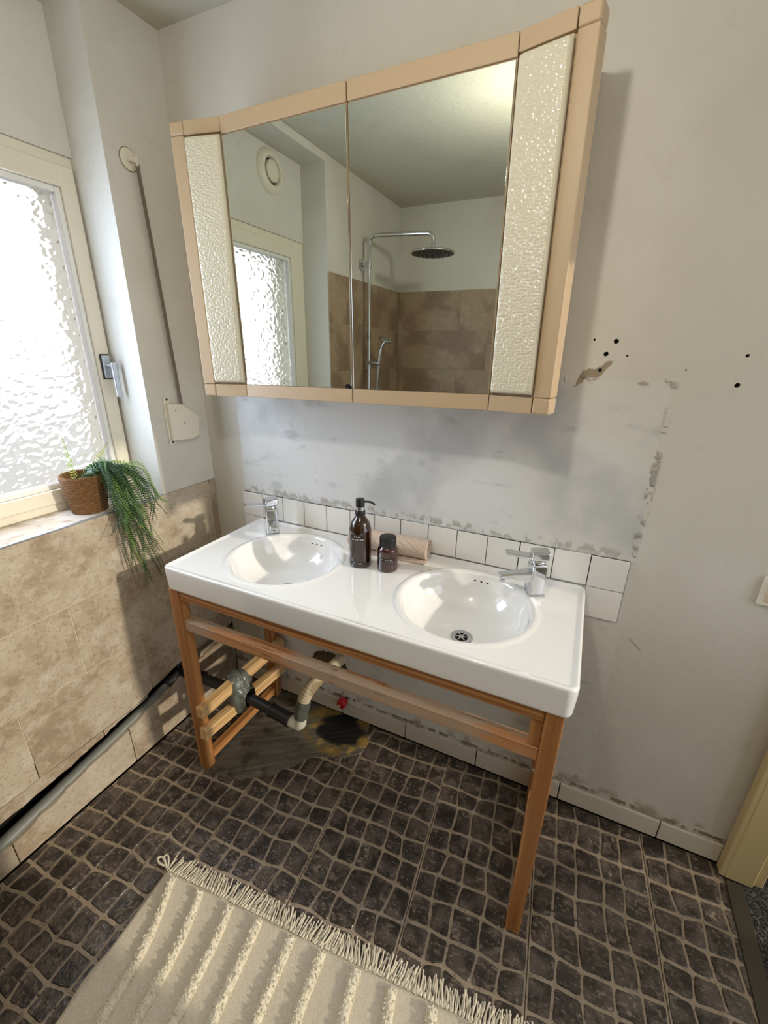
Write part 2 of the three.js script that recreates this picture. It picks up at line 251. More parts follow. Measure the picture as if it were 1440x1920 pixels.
// left (window) wall
const wallLeft = struct('wall_left', 'window wall with beige stone-look tiles below and cream plaster above');
const strip = (z) => 0.092 + 0.178 * (1 - z), GT = [[0, 0.30], [0.34, 0.288], [0.5, 0.252], [0.725, 0.21], [1.0, 0.192], [1.5, 0.16]], gapTop = (z) => { let i = 0; while (z > GT[i + 1][0]) i++; return mix(GT[i][1], GT[i + 1][1], (z - GT[i][0]) / (GT[i + 1][0] - GT[i][0])); };
{
  const w = (n, ...a) => part(wallLeft, n, plainBox(...a), M.paint);
  w('pillar', -0.25, 0, HT, HC + 0.02, -0.2, ZA);
  w('pillar', -0.25, 0, 0, HC + 0.02, ZB, ZF + 0.2);
  w('head', -0.25, XW, 2.095, HC + 0.02, ZA, ZB);
  w('lintel', XW - 0.01, 0, 2.447, HC + 0.02, ZA, ZB);
  part(wallLeft, 'masonry', plainBox(-0.25, -0.0026, 0.31, HT - 0.012, -0.2, ZB), M.grout);
  part(wallLeft, 'chase', plainBox(-0.25, -0.085, -0.05, 0.311, -0.2, ZB), M.soot, 'blackened pipe chase');
  part(wallLeft, 'chase_end', plainBox(-0.09, -0.011, 0, 0.26, -0.02, 0.2), M.grout);
  // tiles, rows counted from the top
  const T = (z0, z1, y0, y1) => part(wallLeft, 'tile', plate([[-z1 + 0.0012, y0 + 0.0016], [-z0 - 0.0016, y0 + 0.0016], [-z0 - 0.0016, y1 - 0.0016], [-z1 + 0.0016, y1 - 0.0016]], 0.0125, 0.0014, [rr(0, 3), rr(0, 3)]).applyMatrix4(ONX).translate(-0.0125, 0, 0), M.travertine);
  const starts = [0.03, 0.24, 0.03];
  for (let r = 0; r < 2; r++) {
    const y1 = HT - r * RH - (r ? 0 : 0.0), y0 = HT - (r + 1) * RH; let z = starts[r]; if (z > 0.002) T(0.001, z, y0, y1);
    while (z < ZB) { T(z, Math.min(z + TW, ZB), y0, y1); z += TW; }
  }
  // cut row above the chase and the broken strip under it
  const cut = (z0, z1, top) => {
    const n = 14, lo = [], hi = [];
    for (let i = 0; i <= n; i++) { const z = mix(z0 + 0.0012, z1 - 0.0012, i / n); lo.push([-z, top ? gapTop(z) + rr(-0.004, 0.004) : 0.004]); hi.push([-z, top === 1 ? HT - 2 * RH - 0.0012 : top ? HT - 3 * RH - 0.0012 : strip(z) + rr(-0.006, 0.005)]); if (top === 1) lo[i][1] = Math.max(lo[i][1], HT - 3 * RH + 0.0012); }
    const poly = top ? [...lo.slice().reverse(), ...hi] : [...lo.slice().reverse(), ...hi];
    part(wallLeft, 'tile', plate(poly, 0.012, 0.001, [rr(0, 3), rr(0, 3)]).applyMatrix4(ONX).translate(-0.012, 0, 0), M.travertine);
  };
  for (const [a, b] of [[0.001, 0.03], [0.03, 0.45], [0.45, 0.87], [0.87, 1.29], [1.29, ZB]]) cut(a, b, 1);
  for (const [a, b] of [[0.475, 0.66], [0.66, 1.08], [1.08, ZB]]) cut(a, b, 2);
  for (const [a, b] of [[0.02, 0.24], [0.24, 0.575], [0.575, 0.985], [0.985, ZB]]) cut(a, b, 0);
  // shower corner tiles on the same wall, seen in the mirror
  for (let r = 0; r < 8; r++) { const y1 = 1.957 - r * RH, y0 = Math.max(0, y1 - RH); for (let z = ZB - (r % 2) * 0.21; z < ZF; z += TW) { const a = Math.max(z, ZB), b = Math.min(z + TW, ZF); if (b - a > 0.02) part(wallLeft, 'tile', plate([[-b + 0.001, y0 + 0.001], [-a - 0.001, y0 + 0.001], [-a - 0.001, y1 - 0.001], [-b + 0.001, y1 - 0.001]], 0.006, 0.001, [rr(0, 3), rr(0, 3)]).applyMatrix4(ONX), M.showerTile); } }
  part(wallLeft, 'grout', plainBox(0, 0.003, 0, 1.957, ZB + 0.002, ZF), M.grout);
}
// wall behind the camera
{
  const w = struct('wall_front', 'opposite wall of the shower corner tiled to head height');
  part(w, 'plaster', plainBox(-0.25, XR + 0.2, -0.1, HC + 0.1, ZF, ZF + 0.2), M.paint);
  part(w, 'grout', plainBox(0, XR, 0, 1.957, ZF - 0.003, ZF), M.grout);
  for (let r = 0; r < 8; r++) { const y1 = 1.957 - r * RH, y0 = Math.max(0, y1 - RH); for (let x = 0.478 - 2 * TW + (r % 2) * 0.21; x < XR; x += TW) { const a = Math.max(x, 0.006), b = Math.min(x + TW, XR); if (b - a > 0.02) { const m = part(w, 'tile', plate(rect(-b + 0.001, -a - 0.001, y0 + 0.001, y1 - 0.001), 0.006, 0.001, [rr(0, 3), rr(0, 3)]), M.showerTile); m.rotation.y = Math.PI; m.position.z = ZF; } } }
}
// right wall with the doorway to the hall
{
  const w = struct('wall_right', 'cream wall with the open doorway to the hall');
  const b = (...a) => part(w, 'plaster', plainBox(...a), M.paint);
  b(XR, XR + 0.1, -0.1, HC + 0.1, -0.2, 0.03); b(XR, XR + 0.1, -0.1, HC + 0.1, 0.99, ZF + 0.2); b(XR, XR + 0.1, 2.04, HC + 0.1, 0.03, 0.99);
  const d = struct('door_1', 'cream painted wooden door lining with a raised stop');
  M.lining = S({ color: 0xd9c596, roughness: 0.45 });
  part(d, 'architrave', lim(XR - 0.012, XR + 0.004, 0.004, 2.08, 0.012, 0.046, 0.003), M.lining);
  part(d, 'jamb', lim(XR + 0.002, XR + 0.075, 0.004, 2.05, 0.022, 0.048, 0.003), M.lining);
  part(d, 'door_stop', lim(XR + 0.075, XR + 0.103, 0.004, 2.05, 0.022, 0.036, 0.003), M.lining);
  part(d, 'jamb', lim(XR - 0.008, XR + 0.1, 0.004, 2.05, 0.97, 0.995, 0.003), M.lining);
  part(d, 'head', lim(XR - 0.008, XR + 0.1, 2.03, 2.055, 0.02, 0.995, 0.003), M.lining);
  const tr = struct('trim_2', 'dark strip between bathroom floor and hall carpet');
  part(tr, 'strip', lim(XR + 0.004, XR + 0.05, -0.004, 0.0035, 0.05, 0.969, 0.002), S({ color: 0x4d463b, metalness: 0.5, roughness: 0.45 }));
}
{
  const c = struct('ceiling', 'pale painted plaster ceiling'); part(c, 'plaster', plainBox(-0.25, XR + 0.2, HC, HC + 0.15, -0.2, ZF + 0.2), M.ceiling);
}
// window sill
{
  const s = struct('trim_1', 'tiled window sill with a thin metal edge');
  const sillMap = tex(512, 512, (u, v, c) => { const a = fbm(u, v, 6, 701, 5), b = fbm(u + 0.1 * a, v, 18, 702, 4); mixc(c, [206, 196, 184], [188, 172, 152], sst(0.4, 0.7, a)); over(c, [150, 130, 108], sst(0.56, 0.75, b) * 0.55); }, true, 1 / 0.6, 1 / 0.6);
  M.sill = S({ map: sillMap, roughness: 0.35 });
  for (const [a, b] of [[ZA + 0.001, 0.449], [0.452, 0.869], [0.872, ZB - 0.001]]) part(s, 'tile', plate(rect(-0.158, -0.004, -b, -a), 0.011, 0.001, [rr(0, 2), rr(0, 2)]).applyMatrix4(ONY).translate(0, HT - 0.011, 0), M.sill);
  part(s, 'edge_profile', lim(-0.004, 0.0025, HT - 0.005, HT + 0.0008, ZA + 0.002, ZB - 0.002, 0.0015), M.aluminium);
}
// window
{
  const w = struct('window_1', 'white-painted window with obscured hammered glass');
  const fr = (n, ...a) => part(w, n, lim(...a), M.frame);
  const y0 = HT + 0.001, y1 = 2.095, sz0 = ZA + 0.006, sz1 = 1.29;
  fr('frame_bar', -0.215, XW - 0.006, y0, y0 + 0.03, ZA, ZB, 0.003); fr('frame_bar', -0.215, XW - 0.006, 2.062, y1, ZA, ZB, 0.003); fr('frame_bar', -0.215, XW - 0.0068, y0, y1, sz1 + 0.003, ZB, 0.003); fr('frame_bar', -0.215, XW - 0.012, y0, y1, ZA, sz0 + 0.004, 0.002);
  // sash: stiles and rails, then the glazing beads
  const gx0 = 0.326, gx1 = 1.222, gy0 = 1.127, gy1 = 1.99, b = 0.018;
  fr('sash_stile', -0.2, XW + 0.004, y0 + 0.028, 2.066, sz0, gx0 - b, 0.004); fr('sash_stile', -0.2, XW + 0.004, y0 + 0.028, 2.066, gx1 + b, sz1, 0.004);
  fr('sash_rail', -0.2, XW + 0.003, y0 + 0.028, gy0 - b, sz0 + 0.002, sz1 - 0.002, 0.004); fr('sash_rail', -0.2, XW + 0.003, gy1 + b, 2.066, sz0 + 0.002, sz1 - 0.002, 0.004);
  const bead = (...a) => part(w, 'glazing_bead', lim(...a, 0.004), M.whiteBead ??= S({ color: 0xe9e8e4, roughness: 0.35 }));
  bead(-0.185, XW - 0.004, gy0 - b, gy1 + b, gx0 - b, gx0); bead(-0.185, XW - 0.004, gy0 - b, gy1 + b, gx1, gx1 + b); bead(-0.185, XW - 0.004, gy0 - b, gy0, gx0, gx1); bead(-0.185, XW - 0.004, gy1, gy1 + b, gx0, gx1);
  // hammered glass: real relief on the room side
  const nz = 260, ny = 250, pos = [], uv = [], idx = [];
  const relief = (z, y) => { const a = z / 0.9, c = y / 0.9, wv = fbm(a, c, 22, 801, 2); return 0.0032 * sst(0.3, 0.7, fbm(a + 0.012 * wv, c + 0.02 * wv, 54, 805, 2, 78)); };
  for (let j = 0; j <= ny; j++) for (let i = 0; i <= nz; i++) { const z = mix(gx0 - 0.006, gx1 + 0.006, i / nz), y = mix(gy0 - 0.006, gy1 + 0.006, j / ny); pos.push(-0.1735 + relief(z, y), y, z); uv.push(z, y); if (i < nz && j < ny) { const k = j * (nz + 1) + i; idx.push(k, k + nz + 1, k + 1, k + 1, k + nz + 1, k + nz + 2); } }
  const g = new THREE.BufferGeometry(); g.setAttribute('position', new THREE.Float32BufferAttribute(pos, 3)); g.setAttribute('uv', new THREE.Float32BufferAttribute(uv, 2)); g.setIndex(idx); g.computeVertexNormals();
  const back = new THREE.PlaneGeometry(gx1 - gx0 + 0.012, gy1 - gy0 + 0.012).rotateY(-Math.PI / 2).translate(-0.178, (gy0 + gy1) / 2, (gx0 + gx1) / 2);
  M.glass = P({ color: 0xffffff, roughness: 0.04, transmission: 1, thickness: 0.005, ior: 1.5 });
  part(w, 'glass_pane', merge([g, back]), M.glass, 'obscured hammered glass pane');
  // handle
  const h = part(w, 'handle', lim(XW + 0.004, XW + 0.016, 1.452, 1.528, 0.268, 0.296, 0.003), M.aluminium, 'aluminium lever handle on a dark backed plate');
  part(h, 'backing_plate', lim(XW + 0.002, XW + 0.0085, 1.449, 1.532, 0.266, 0.299, 0.002), M.black);
  part(h, 'lever', merge([cyl([XW + 0.01, 1.495, 0.282], [XW + 0.05, 1.495, 0.282], 0.0095), lim(XW + 0.04, XW + 0.053, 1.388, 1.506, 0.272, 0.291, 0.005, 3)]), M.aluminium);
}
// outside: grass and a light garden wall, seen only through the rippled glass
{
  const g = struct('ground', 'paved yard outside the window'); part(g, 'paving', plainBox(-14, -0.34, -1.1, -1.0, -8, 10), S({ color: 0x8f8d86, roughness: 1 }));
  const o = struct('wall_outside', 'pale rendered skin of the house round the window'), brick = S({ color: 0xc9c4b6, roughness: 1 }), q = (...a) => part(o, 'masonry', plainBox(...a), brick);
  q(-0.34, -0.25, -1.1, HT - 0.03, -0.4, 2.6); q(-0.34, -0.25, 2.04, HC + 0.3, -0.4, 2.6); q(-0.34, -0.25, HT - 0.03, 2.04, -0.4, ZA + 0.02); q(-0.34, -0.25, HT - 0.03, 2.04, 1.31, 2.6);
}
// ---------------------------------------------------------------- floor: laminate boards embossed with cobbles
const RUG = { a: -0.094, o: [0.437, 0.797], w: 1.12, d: 0.62 };   // far left corner of the rug, turned a little
const rugLocal = (x, z) => { const dx = x - RUG.o[0], dz = z - RUG.o[1], c = Math.cos(RUG.a), s = Math.sin(RUG.a); return [dx * c + dz * s, -dx * s + dz * c]; };
{
  const floor = struct('floor', 'laminate floor with a dark cobblestone relief and pale brown joints');
  const boardMap = tex(512, 512, (u, v, c) => { const a = fbm(u, v, 10, 901, 5), b = fbm(u, v, 60, 902, 3); mixc(c, [170, 154, 132], [142, 126, 106], a); over(c, [92, 78, 62], sst(0.6, 0.8, b) * 0.5); }, true, 1 / 0.4, 1 / 0.4);
  M.board = S({ map: boardMap, bumpMap: peel, bumpScale: 0.0006, roughness: 0.38 });
  const cobMap = (s, a, b) => tex(512, 512, (u, v, c) => {
    const w = fbm(u, v, 4, s, 4), k = fbm(u + 0.1 * w, v + 0.1 * w, 14, s + 1, 5), f = fbm(u + 0.05 * k, v, 46, s + 2, 3), st = fbm(u, v, 26, s + 5, 3, 90);
    mixc(c, a, b, sst(0.3, 0.7, k)); over(c, [164, 150, 132], sst(0.6, 0.8, f) * 0.65); over(c, [24, 20, 18], sst(0.58, 0.76, w * 0.5 + f * 0.5) * 0.6); over(c, [150, 136, 120], sst(0.64, 0.78, st) * 0.5); over(c, [176, 166, 150], sst(0.70, 0.82, fbm(u + 0.03 * k, v + 0.03 * w, 60, s + 7, 3)) * 0.4);
  }, true, 1 / 0.42, 1 / 0.42);
  const cobBump = grey(512, 512, (u, v) => 0.7 * fbm(u, v, 18, 951, 4) + 0.3 * fbm(u, v, 80, 952, 2), 1 / 0.42, 1 / 0.42);
  const cm = (s, a, b) => S({ map: cobMap(s, a, b), bumpMap: cobBump, bumpScale: 0.003, roughness: 0.3 });
  const cobMats = [cm(1001, [92, 82, 74], [54, 47, 42]), cm(1011, [84, 77, 72], [46, 42, 40]), cm(1021, [106, 91, 79], [66, 56, 48])];
  const TH = 0.068, ct = Math.cos(TH), sn = Math.sin(TH), W = (a, b) => [a * ct + b * sn, -a * sn + b * ct];
  part(floor, 'screed', plainBox(-0.09, XR + 0.1, -0.12, -0.012, -0.2, ZF + 0.2), M.soot);
  const clipX = [0.004, XR + 0.004], clipZ = [0.006, ZF];
  const clipPoly = (poly) => {   // Sutherland-Hodgman to the room
    const cut = (P, f) => { const o = []; for (let i = 0; i < P.length; i++) { const a = P[i], b = P[(i + 1) % P.length], fa = f(a), fb = f(b); if (fa >= 0) o.push(a); if ((fa >= 0) !== (fb >= 0)) { const t = fa / (fa - fb); o.push([mix(a[0], b[0], t), mix(a[1], b[1], t)]); } } return o; };
    let P = poly; for (const f of [(q) => q[0] - clipX[0], (q) => clipX[1] - q[0], (q) => q[1] - clipZ[0], (q) => clipZ[1] - q[1]]) { if (P.length < 3) return P; P = cut(P, f); } return P;
  };
  const area = (P) => P.reduce((s, q, i) => { const r = P[(i + 1) % P.length]; return s + q[0] * r[1] - r[0] * q[1]; }, 0) / 2;
  const lay = (poly, t, bevel, off, side) => { let P = clipPoly(poly).map((q) => [q[0], -q[1]]); P = P.filter((q, i) => { const r = P[(i + 1) % P.length]; return Math.hypot(q[0] - r[0], q[1] - r[1]) > 2e-4; }); if (P.length < 3 || Math.abs(area(P)) < 2e-5) return null; if (area(P) < 0) P.reverse(); return plate(P, t, bevel, off, side).applyMatrix4(ONY); };
  const BW = 0.342, B0 = 0.442 - 3 * BW, stones = [];
  const edge = [[0.262, 0.004], [0.262, 0.47], [0.33, 0.478], [0.42, 0.462], [0.47, 0.43], [0.52, 0.40], [0.55, 0.35], [0.585, 0.31], [0.62, 0.25], [0.68, 0.225], [0.745, 0.195], [0.79, 0.15], [0.80, 0.1], [0.77, 0.05], [0.76, 0.004]];
  const cementIn = (x, z) => { let inn = false; for (let i = 0, j = edge.length - 1; i < edge.length; j = i++) { const [xi, zi] = edge[i], [xj, zj] = edge[j]; if ((zi > z) !== (zj > z) && x < (xj - xi) * (z - zi) / (zj - zi) + xi) inn = !inn; } return inn; };
  for (let b = 0; b < 9; b++) {
    const a0 = B0 + b * BW, a1 = a0 + BW; let end = -0.9 + (b * 0.43 % 1.2);
    while (end < 2.7) { const g = lay([W(a0 + 0.0009, end + 0.0009), W(a1 - 0.0009, end + 0.0009), W(a1 - 0.0009, end + 1.2), W(a0 + 0.0009, end + 1.2)], 0.012, 0.0012, [rr(0, 1), rr(0, 1)]); if (g) part(floor, 'floor_board', g.translate(0, -0.014, 0), M.board); end += 1.201; }
    // cobble grid: shared wavy corners
    const nr = 36, rows = [-0.35]; for (let r = 0; r < nr; r++) rows.push(rows[r] + 0.075 + rr(-0.012, 0.014));
    const cols = []; for (let r = 0; r <= nr; r++) { const c = [0]; for (let k = 1; k < 5; k++) c.push(k * BW / 5 + rr(-0.012, 0.012)); c.push(BW); cols.push(c); }
    const wob = cols.map((c) => c.map(() => rr(-0.007, 0.007)));
    for (let r = 0; r < nr; r++) for (let k = 0; k < 5; k++) {
      const sh = r % 2 ? 0 : 0, cA = cols[r], L = k === 0 ? 0.0056 : 0.0032, R = k === 4 ? 0.0056 : 0.0032, gz = 0.0042;
      const C = [[a0 + cA[k] + L + sh, rows[r] + wob[r][k] + gz], [a0 + cA[k + 1] - R, rows[r] + wob[r][k + 1] + gz], [a0 + mix(cA[k + 1], cols[r + 1][k + 1], 0.6) - R, rows[r + 1] + wob[r + 1][k + 1] - gz], [a0 + mix(cA[k], cols[r + 1][k], 0.6) + L, rows[r + 1] + wob[r + 1][k] - gz]];
      const poly = [], rd = rr(0.005, 0.011);
      for (let i = 0; i < 4; i++) {
        const p = C[i], q = C[(i + 1) % 4], o = C[(i + 3) % 4], to = (A, B, d) => { const l = Math.hypot(B[0] - A[0], B[1] - A[1]); return [A[0] + (B[0] - A[0]) / l * d, A[1] + (B[1] - A[1]) / l * d]; };
        const s = to(p, o, rd), e = to(p, q, rd), m = [(s[0] + e[0]) / 4 + p[0] / 2, (s[1] + e[1]) / 4 + p[1] / 2], h = [(p[0] + q[0]) / 2 + rr(-0.0022, 0.0022), (p[1] + q[1]) / 2 + rr(-0.0022, 0.0022)];
        poly.push(s, m, e, h);
      }
      const cx = (C[0][0] + C[2][0]) / 2, cz = (C[0][1] + C[2][1]) / 2, w = W(cx, cz);
      if (w[0] < -0.04 || w[0] > XR + 0.04 || w[1] < -0.04 || w[1] > ZF + 0.04) continue;
      if (cementIn(w[0], w[1]) && cementIn(w[0] + 0.03, w[1] + 0.03)) continue;
      const g = lay(poly.map((q) => W(q[0], q[1])), 0.0034, 0.0022, [rr(0, 1), rr(0, 1)], false);
      if (g) stones.push({ g: g.translate(0, -0.0028, 0), x: w[0], z: w[1], m: cobMats[Math.floor(rnd() * 3)] });
    }
  }
  // the 300 that show largest are parts, the rest one part
  camera.updateMatrixWorld(true); camera.updateProjectionMatrix();
  for (const s of stones) {
    const q = V(s.x, 0, s.z).project(camera), c = V(s.x, 0, s.z).applyMatrix4(camera.matrixWorldInverse.copy(camera.matrixWorld).invert()), rl = rugLocal(s.x, s.z);
    const seen = c.z < 0 && Math.abs(q.x) < 1.04 && Math.abs(q.y) < 1.04 && !(rl[0] > 0.03 && rl[1] > 0.03 && rl[0] < RUG.w && rl[1] < RUG.d);
    s.size = seen ? -1 / Math.pow(c.z, 3) * -1 : -1;
  }
  stones.sort((a, b) => b.size - a.size);
  const rest = [];
  stones.forEach((s, i) => { if (i < 300 && s.size > 0) part(floor, 'cobble', s.g, s.m); else rest.push(s.g); });
  part(floor, 'cobbles', merge(rest), cobMats[0]).userData.kind = 'stuff';
  // mortar smeared over the floor where an old fitting was taken out, with its mould stain
  const cemMap = tex(768, 640, (u, v, c) => {
    const x = 0.2 + u * 0.75, z = (1 - v) * 0.55, w = fbm(u, v, 3, 1101, 4), s = fbm(u * 0.7 + v * 0.7 + 0.05 * w, v * 0.7 - u * 0.7, 5, 1105, 4, 60), r = fbm(u, v, 12, 1109, 5);
    mixc(c, [116, 112, 100], [80, 76, 65], s); over(c, [140, 136, 122], sst(0.66, 0.8, s) * 0.55); over(c, [48, 42, 34], sst(0.6, 0.8, r) * 0.6);
    const d = Math.hypot((x - 0.655) / 0.115, (z - 0.085) / 0.085) + 0.55 * (r - 0.5) + 0.25 * (w - 0.5);
    over(c, [128, 100, 42], (1 - sst(1.35, 1.75, d)) * sst(0.25, 0.6, r) * 0.9); over(c, [176, 146, 78], (1 - sst(1.1, 1.6, d)) * sst(0.5, 0.72, fbm(u, v, 22, 1120, 4)) * 0.8);
    over(c, [12, 11, 10], 1 - sst(0.72, 0.98, d));
  }, true, 1 / 0.75, 1 / 0.55);
  const cemBump = grey(512, 384, (u, v) => { const w = fbm(u, v, 3, 1101, 4); return 0.6 * fbm(u * 0.7 + v * 0.7 + 0.05 * w, v * 0.7 - u * 0.7, 5, 1105, 4, 60) + 0.4 * fbm(u, v, 20, 1131, 4); }, 1 / 0.75, 1 / 0.55);
  M.cement = S({ map: cemMap, bumpMap: cemBump, bumpScale: 0.008, roughness: 0.6 });
  const fine = []; edge.forEach((q, i) => { const r = edge[(i + 1) % edge.length], n = Math.max(1, Math.round(Math.hypot(q[0] - r[0], q[1] - r[1]) / 0.012)); for (let k = 0; k < n; k++) { const t = k / n, j = (q[1] > 0.02 || r[1] > 0.02) ? 0.004 : 0; fine.push([mix(q[0], r[0], t) + rr(-j, j), mix(q[1], r[1], t) + rr(-j, j)]); } });
  let P2 = fine.map((q) => [q[0] - 0.2, -q[1]]); if (area(P2) < 0) P2.reverse();
  part(floor, 'mortar_smear', plate(P2, 0.004, 0.002, [0, 0], true).applyMatrix4(ONY).translate(0.2, -0.0022, 0), M.cement, 'grey mortar smear with a black and yellow mould stain');
}
// ---------------------------------------------------------------- mirror cabinet
{
  const MX = 0.793, c = thing('mirror_cabinet', 'wide beige plastic mirror cabinet with two mirror doors and pebbled side panels', 'cabinet', [MX - 0.003 + 1.78 * Math.sin(0.014), 0.001, 0]); c.rotation.z = 0.014;   // hangs slightly out of level
  const yb = 1.417, yt = 2.139, fb = 1.455, ft = 2.1, z0 = 0.2, z1 = 0.235, B = 0.387, E = 0.535;
  part(c, 'carcass', lim(-0.523, 0.523, yb + 0.012, yt - 0.006, 0.0005, 0.168, 0.006), M.beige);
  for (const s of [-1, 1]) part(c, 'side_panel', lim(Math.min(s * 0.520, s * 0.531), Math.max(s * 0.520, s * 0.531), yb + 0.016, yt - 0.004, 0.001, 0.171, 0.004), M.beige);
  // bar whose front runs from plan point p to q
  const bar = (p, q, ya, yb2, dep, r = 0.0018) => { const dx = q[0] - p[0], dz = q[1] - p[1], L = Math.hypot(dx, dz), g = rbox(L - 0.0012, yb2 - ya, dep, r, 3); g.translate(0, 0, -dep / 2); g.rotateY(-Math.atan2(dz, dx)); return g.translate((p[0] + q[0]) / 2, (ya + yb2) / 2, (p[1] + q[1]) / 2); };
  const pw = (s, t) => [s * mix(B, E, t), mix(z0, z1, t)], tS = 0.72;
  const seg = (p, q) => p[0] < q[0] ? [p, q] : [q, p];
  for (const s of [-1, 1]) {
    const d = part(c, 'door', bar(...seg([s * 0.0012, z0 - 0.004], [s * B, z0 - 0.004]), yb + 0.004, yt - 0.004, 0.016, 0.001), M.beige);
    part(d, 'mirror', bar(...seg([s * 0.0022, z0], [s * (B - 0.002), z0]), fb + 0.0006, ft - 0.003, 0.004, 0.0012), M.mirror, 'silvered mirror glass');
    part(d, 'rail', bar(...seg([s * 0.0012, z0 + 0.001], [s * B, z0 + 0.001]), ft, yt, 0.03), M.beige);
    part(d, 'rail', bar(...seg([s * 0.0012, z0 + 0.001], [s * B, z0 + 0.001]), yb, fb, 0.03), M.beige);
    // side wing
    part(c, 'wing_back', bar(...seg(pw(s, 0), pw(s, 0.98)), yb + 0.01, yt - 0.01, 0.012, 0.001).translate(0, 0, -0.012), M.beige);
    part(c, 'wing_rail', bar(...seg(pw(s, 0), pw(s, tS)), ft + 0.006, yt, 0.034), M.beige); part(c, 'wing_rail', bar(...seg(pw(s, 0), pw(s, tS)), yb, fb, 0.034), M.beige);
    part(c, 'wing_stile', bar(...seg(pw(s, tS + 0.012), pw(s, 1)), fb + 0.0005, ft + 0.0055, 0.045, 0.003), M.beige);
    part(c, 'corner_piece', bar(...seg(pw(s, tS), pw(s, 1)), ft + 0.006, yt, 0.045, 0.006), M.beige); part(c, 'corner_piece', bar(...seg(pw(s, tS), pw(s, 1)), yb, fb, 0.045, 0.006), M.beige);
    // pebbled panel: a rounded slab whose front carries real relief
    const [pa, pb] = seg(pw(s, 0.03), pw(s, 0.715)), PL = Math.hypot(pb[0] - pa[0], pb[1] - pa[1]) - 0.001, PH = ft - fb - 0.006, gx = 56, gy = 330, pp = [], pi = [];
    for (let j = 0; j <= gy; j++) for (let i = 0; i <= gx; i++) { const x = (i / gx - 0.5) * PL, y = (j / gy - 0.5) * PH, rx = Math.max(0, Math.abs(x) - PL / 2 + 0.009), ry = Math.max(0, Math.abs(y) - PH / 2 + 0.009), q = Math.min(0.009, Math.hypot(rx, ry)), z = 0.015 - 0.009 + Math.sqrt(Math.max(0, 0.009 * 0.009 - q * q)); pp.push(x, y, z + (q < 0.006 ? 0.0016 * pebbleAt(((x + 0.2 + (s > 0 ? 0.03 : 0)) / 0.135) % 1, ((y + 0.4) / 0.25) % 1) : 0)); if (i < gx && j < gy) { const k = j * (gx + 1) + i; pi.push(k, k + 1, k + gx + 1, k + 1, k + gx + 2, k + gx + 1); } }
    const pg = new THREE.BufferGeometry(); pg.setAttribute('position', new THREE.Float32BufferAttribute(pp, 3)); pg.setIndex(pi); pg.computeVertexNormals();
    part(c, 'textured_panel', merge([pg, rbox(PL - 0.0004, PH - 0.0004, 0.012, 0.003).translate(0, 0, 0)]).rotateY(-Math.atan2(pb[1] - pa[1], pb[0] - pa[0])).translate((pa[0] + pb[0]) / 2, fb + 0.006 + PH / 2, (pa[1] + pb[1]) / 2 - 0.004), M.pebble, 'cream plastic panel with a pebbled relief');
  }
  const chip = plate(ragged(0, 0, 0.011, 0.006, 18, 0.45), 0.0006, 0.0002); part(c, 'silvering_flaw', chip.translate(-0.014, fb + 0.006, z0 + 0.0002), M.hole, 'dark spot of lost silvering');
}
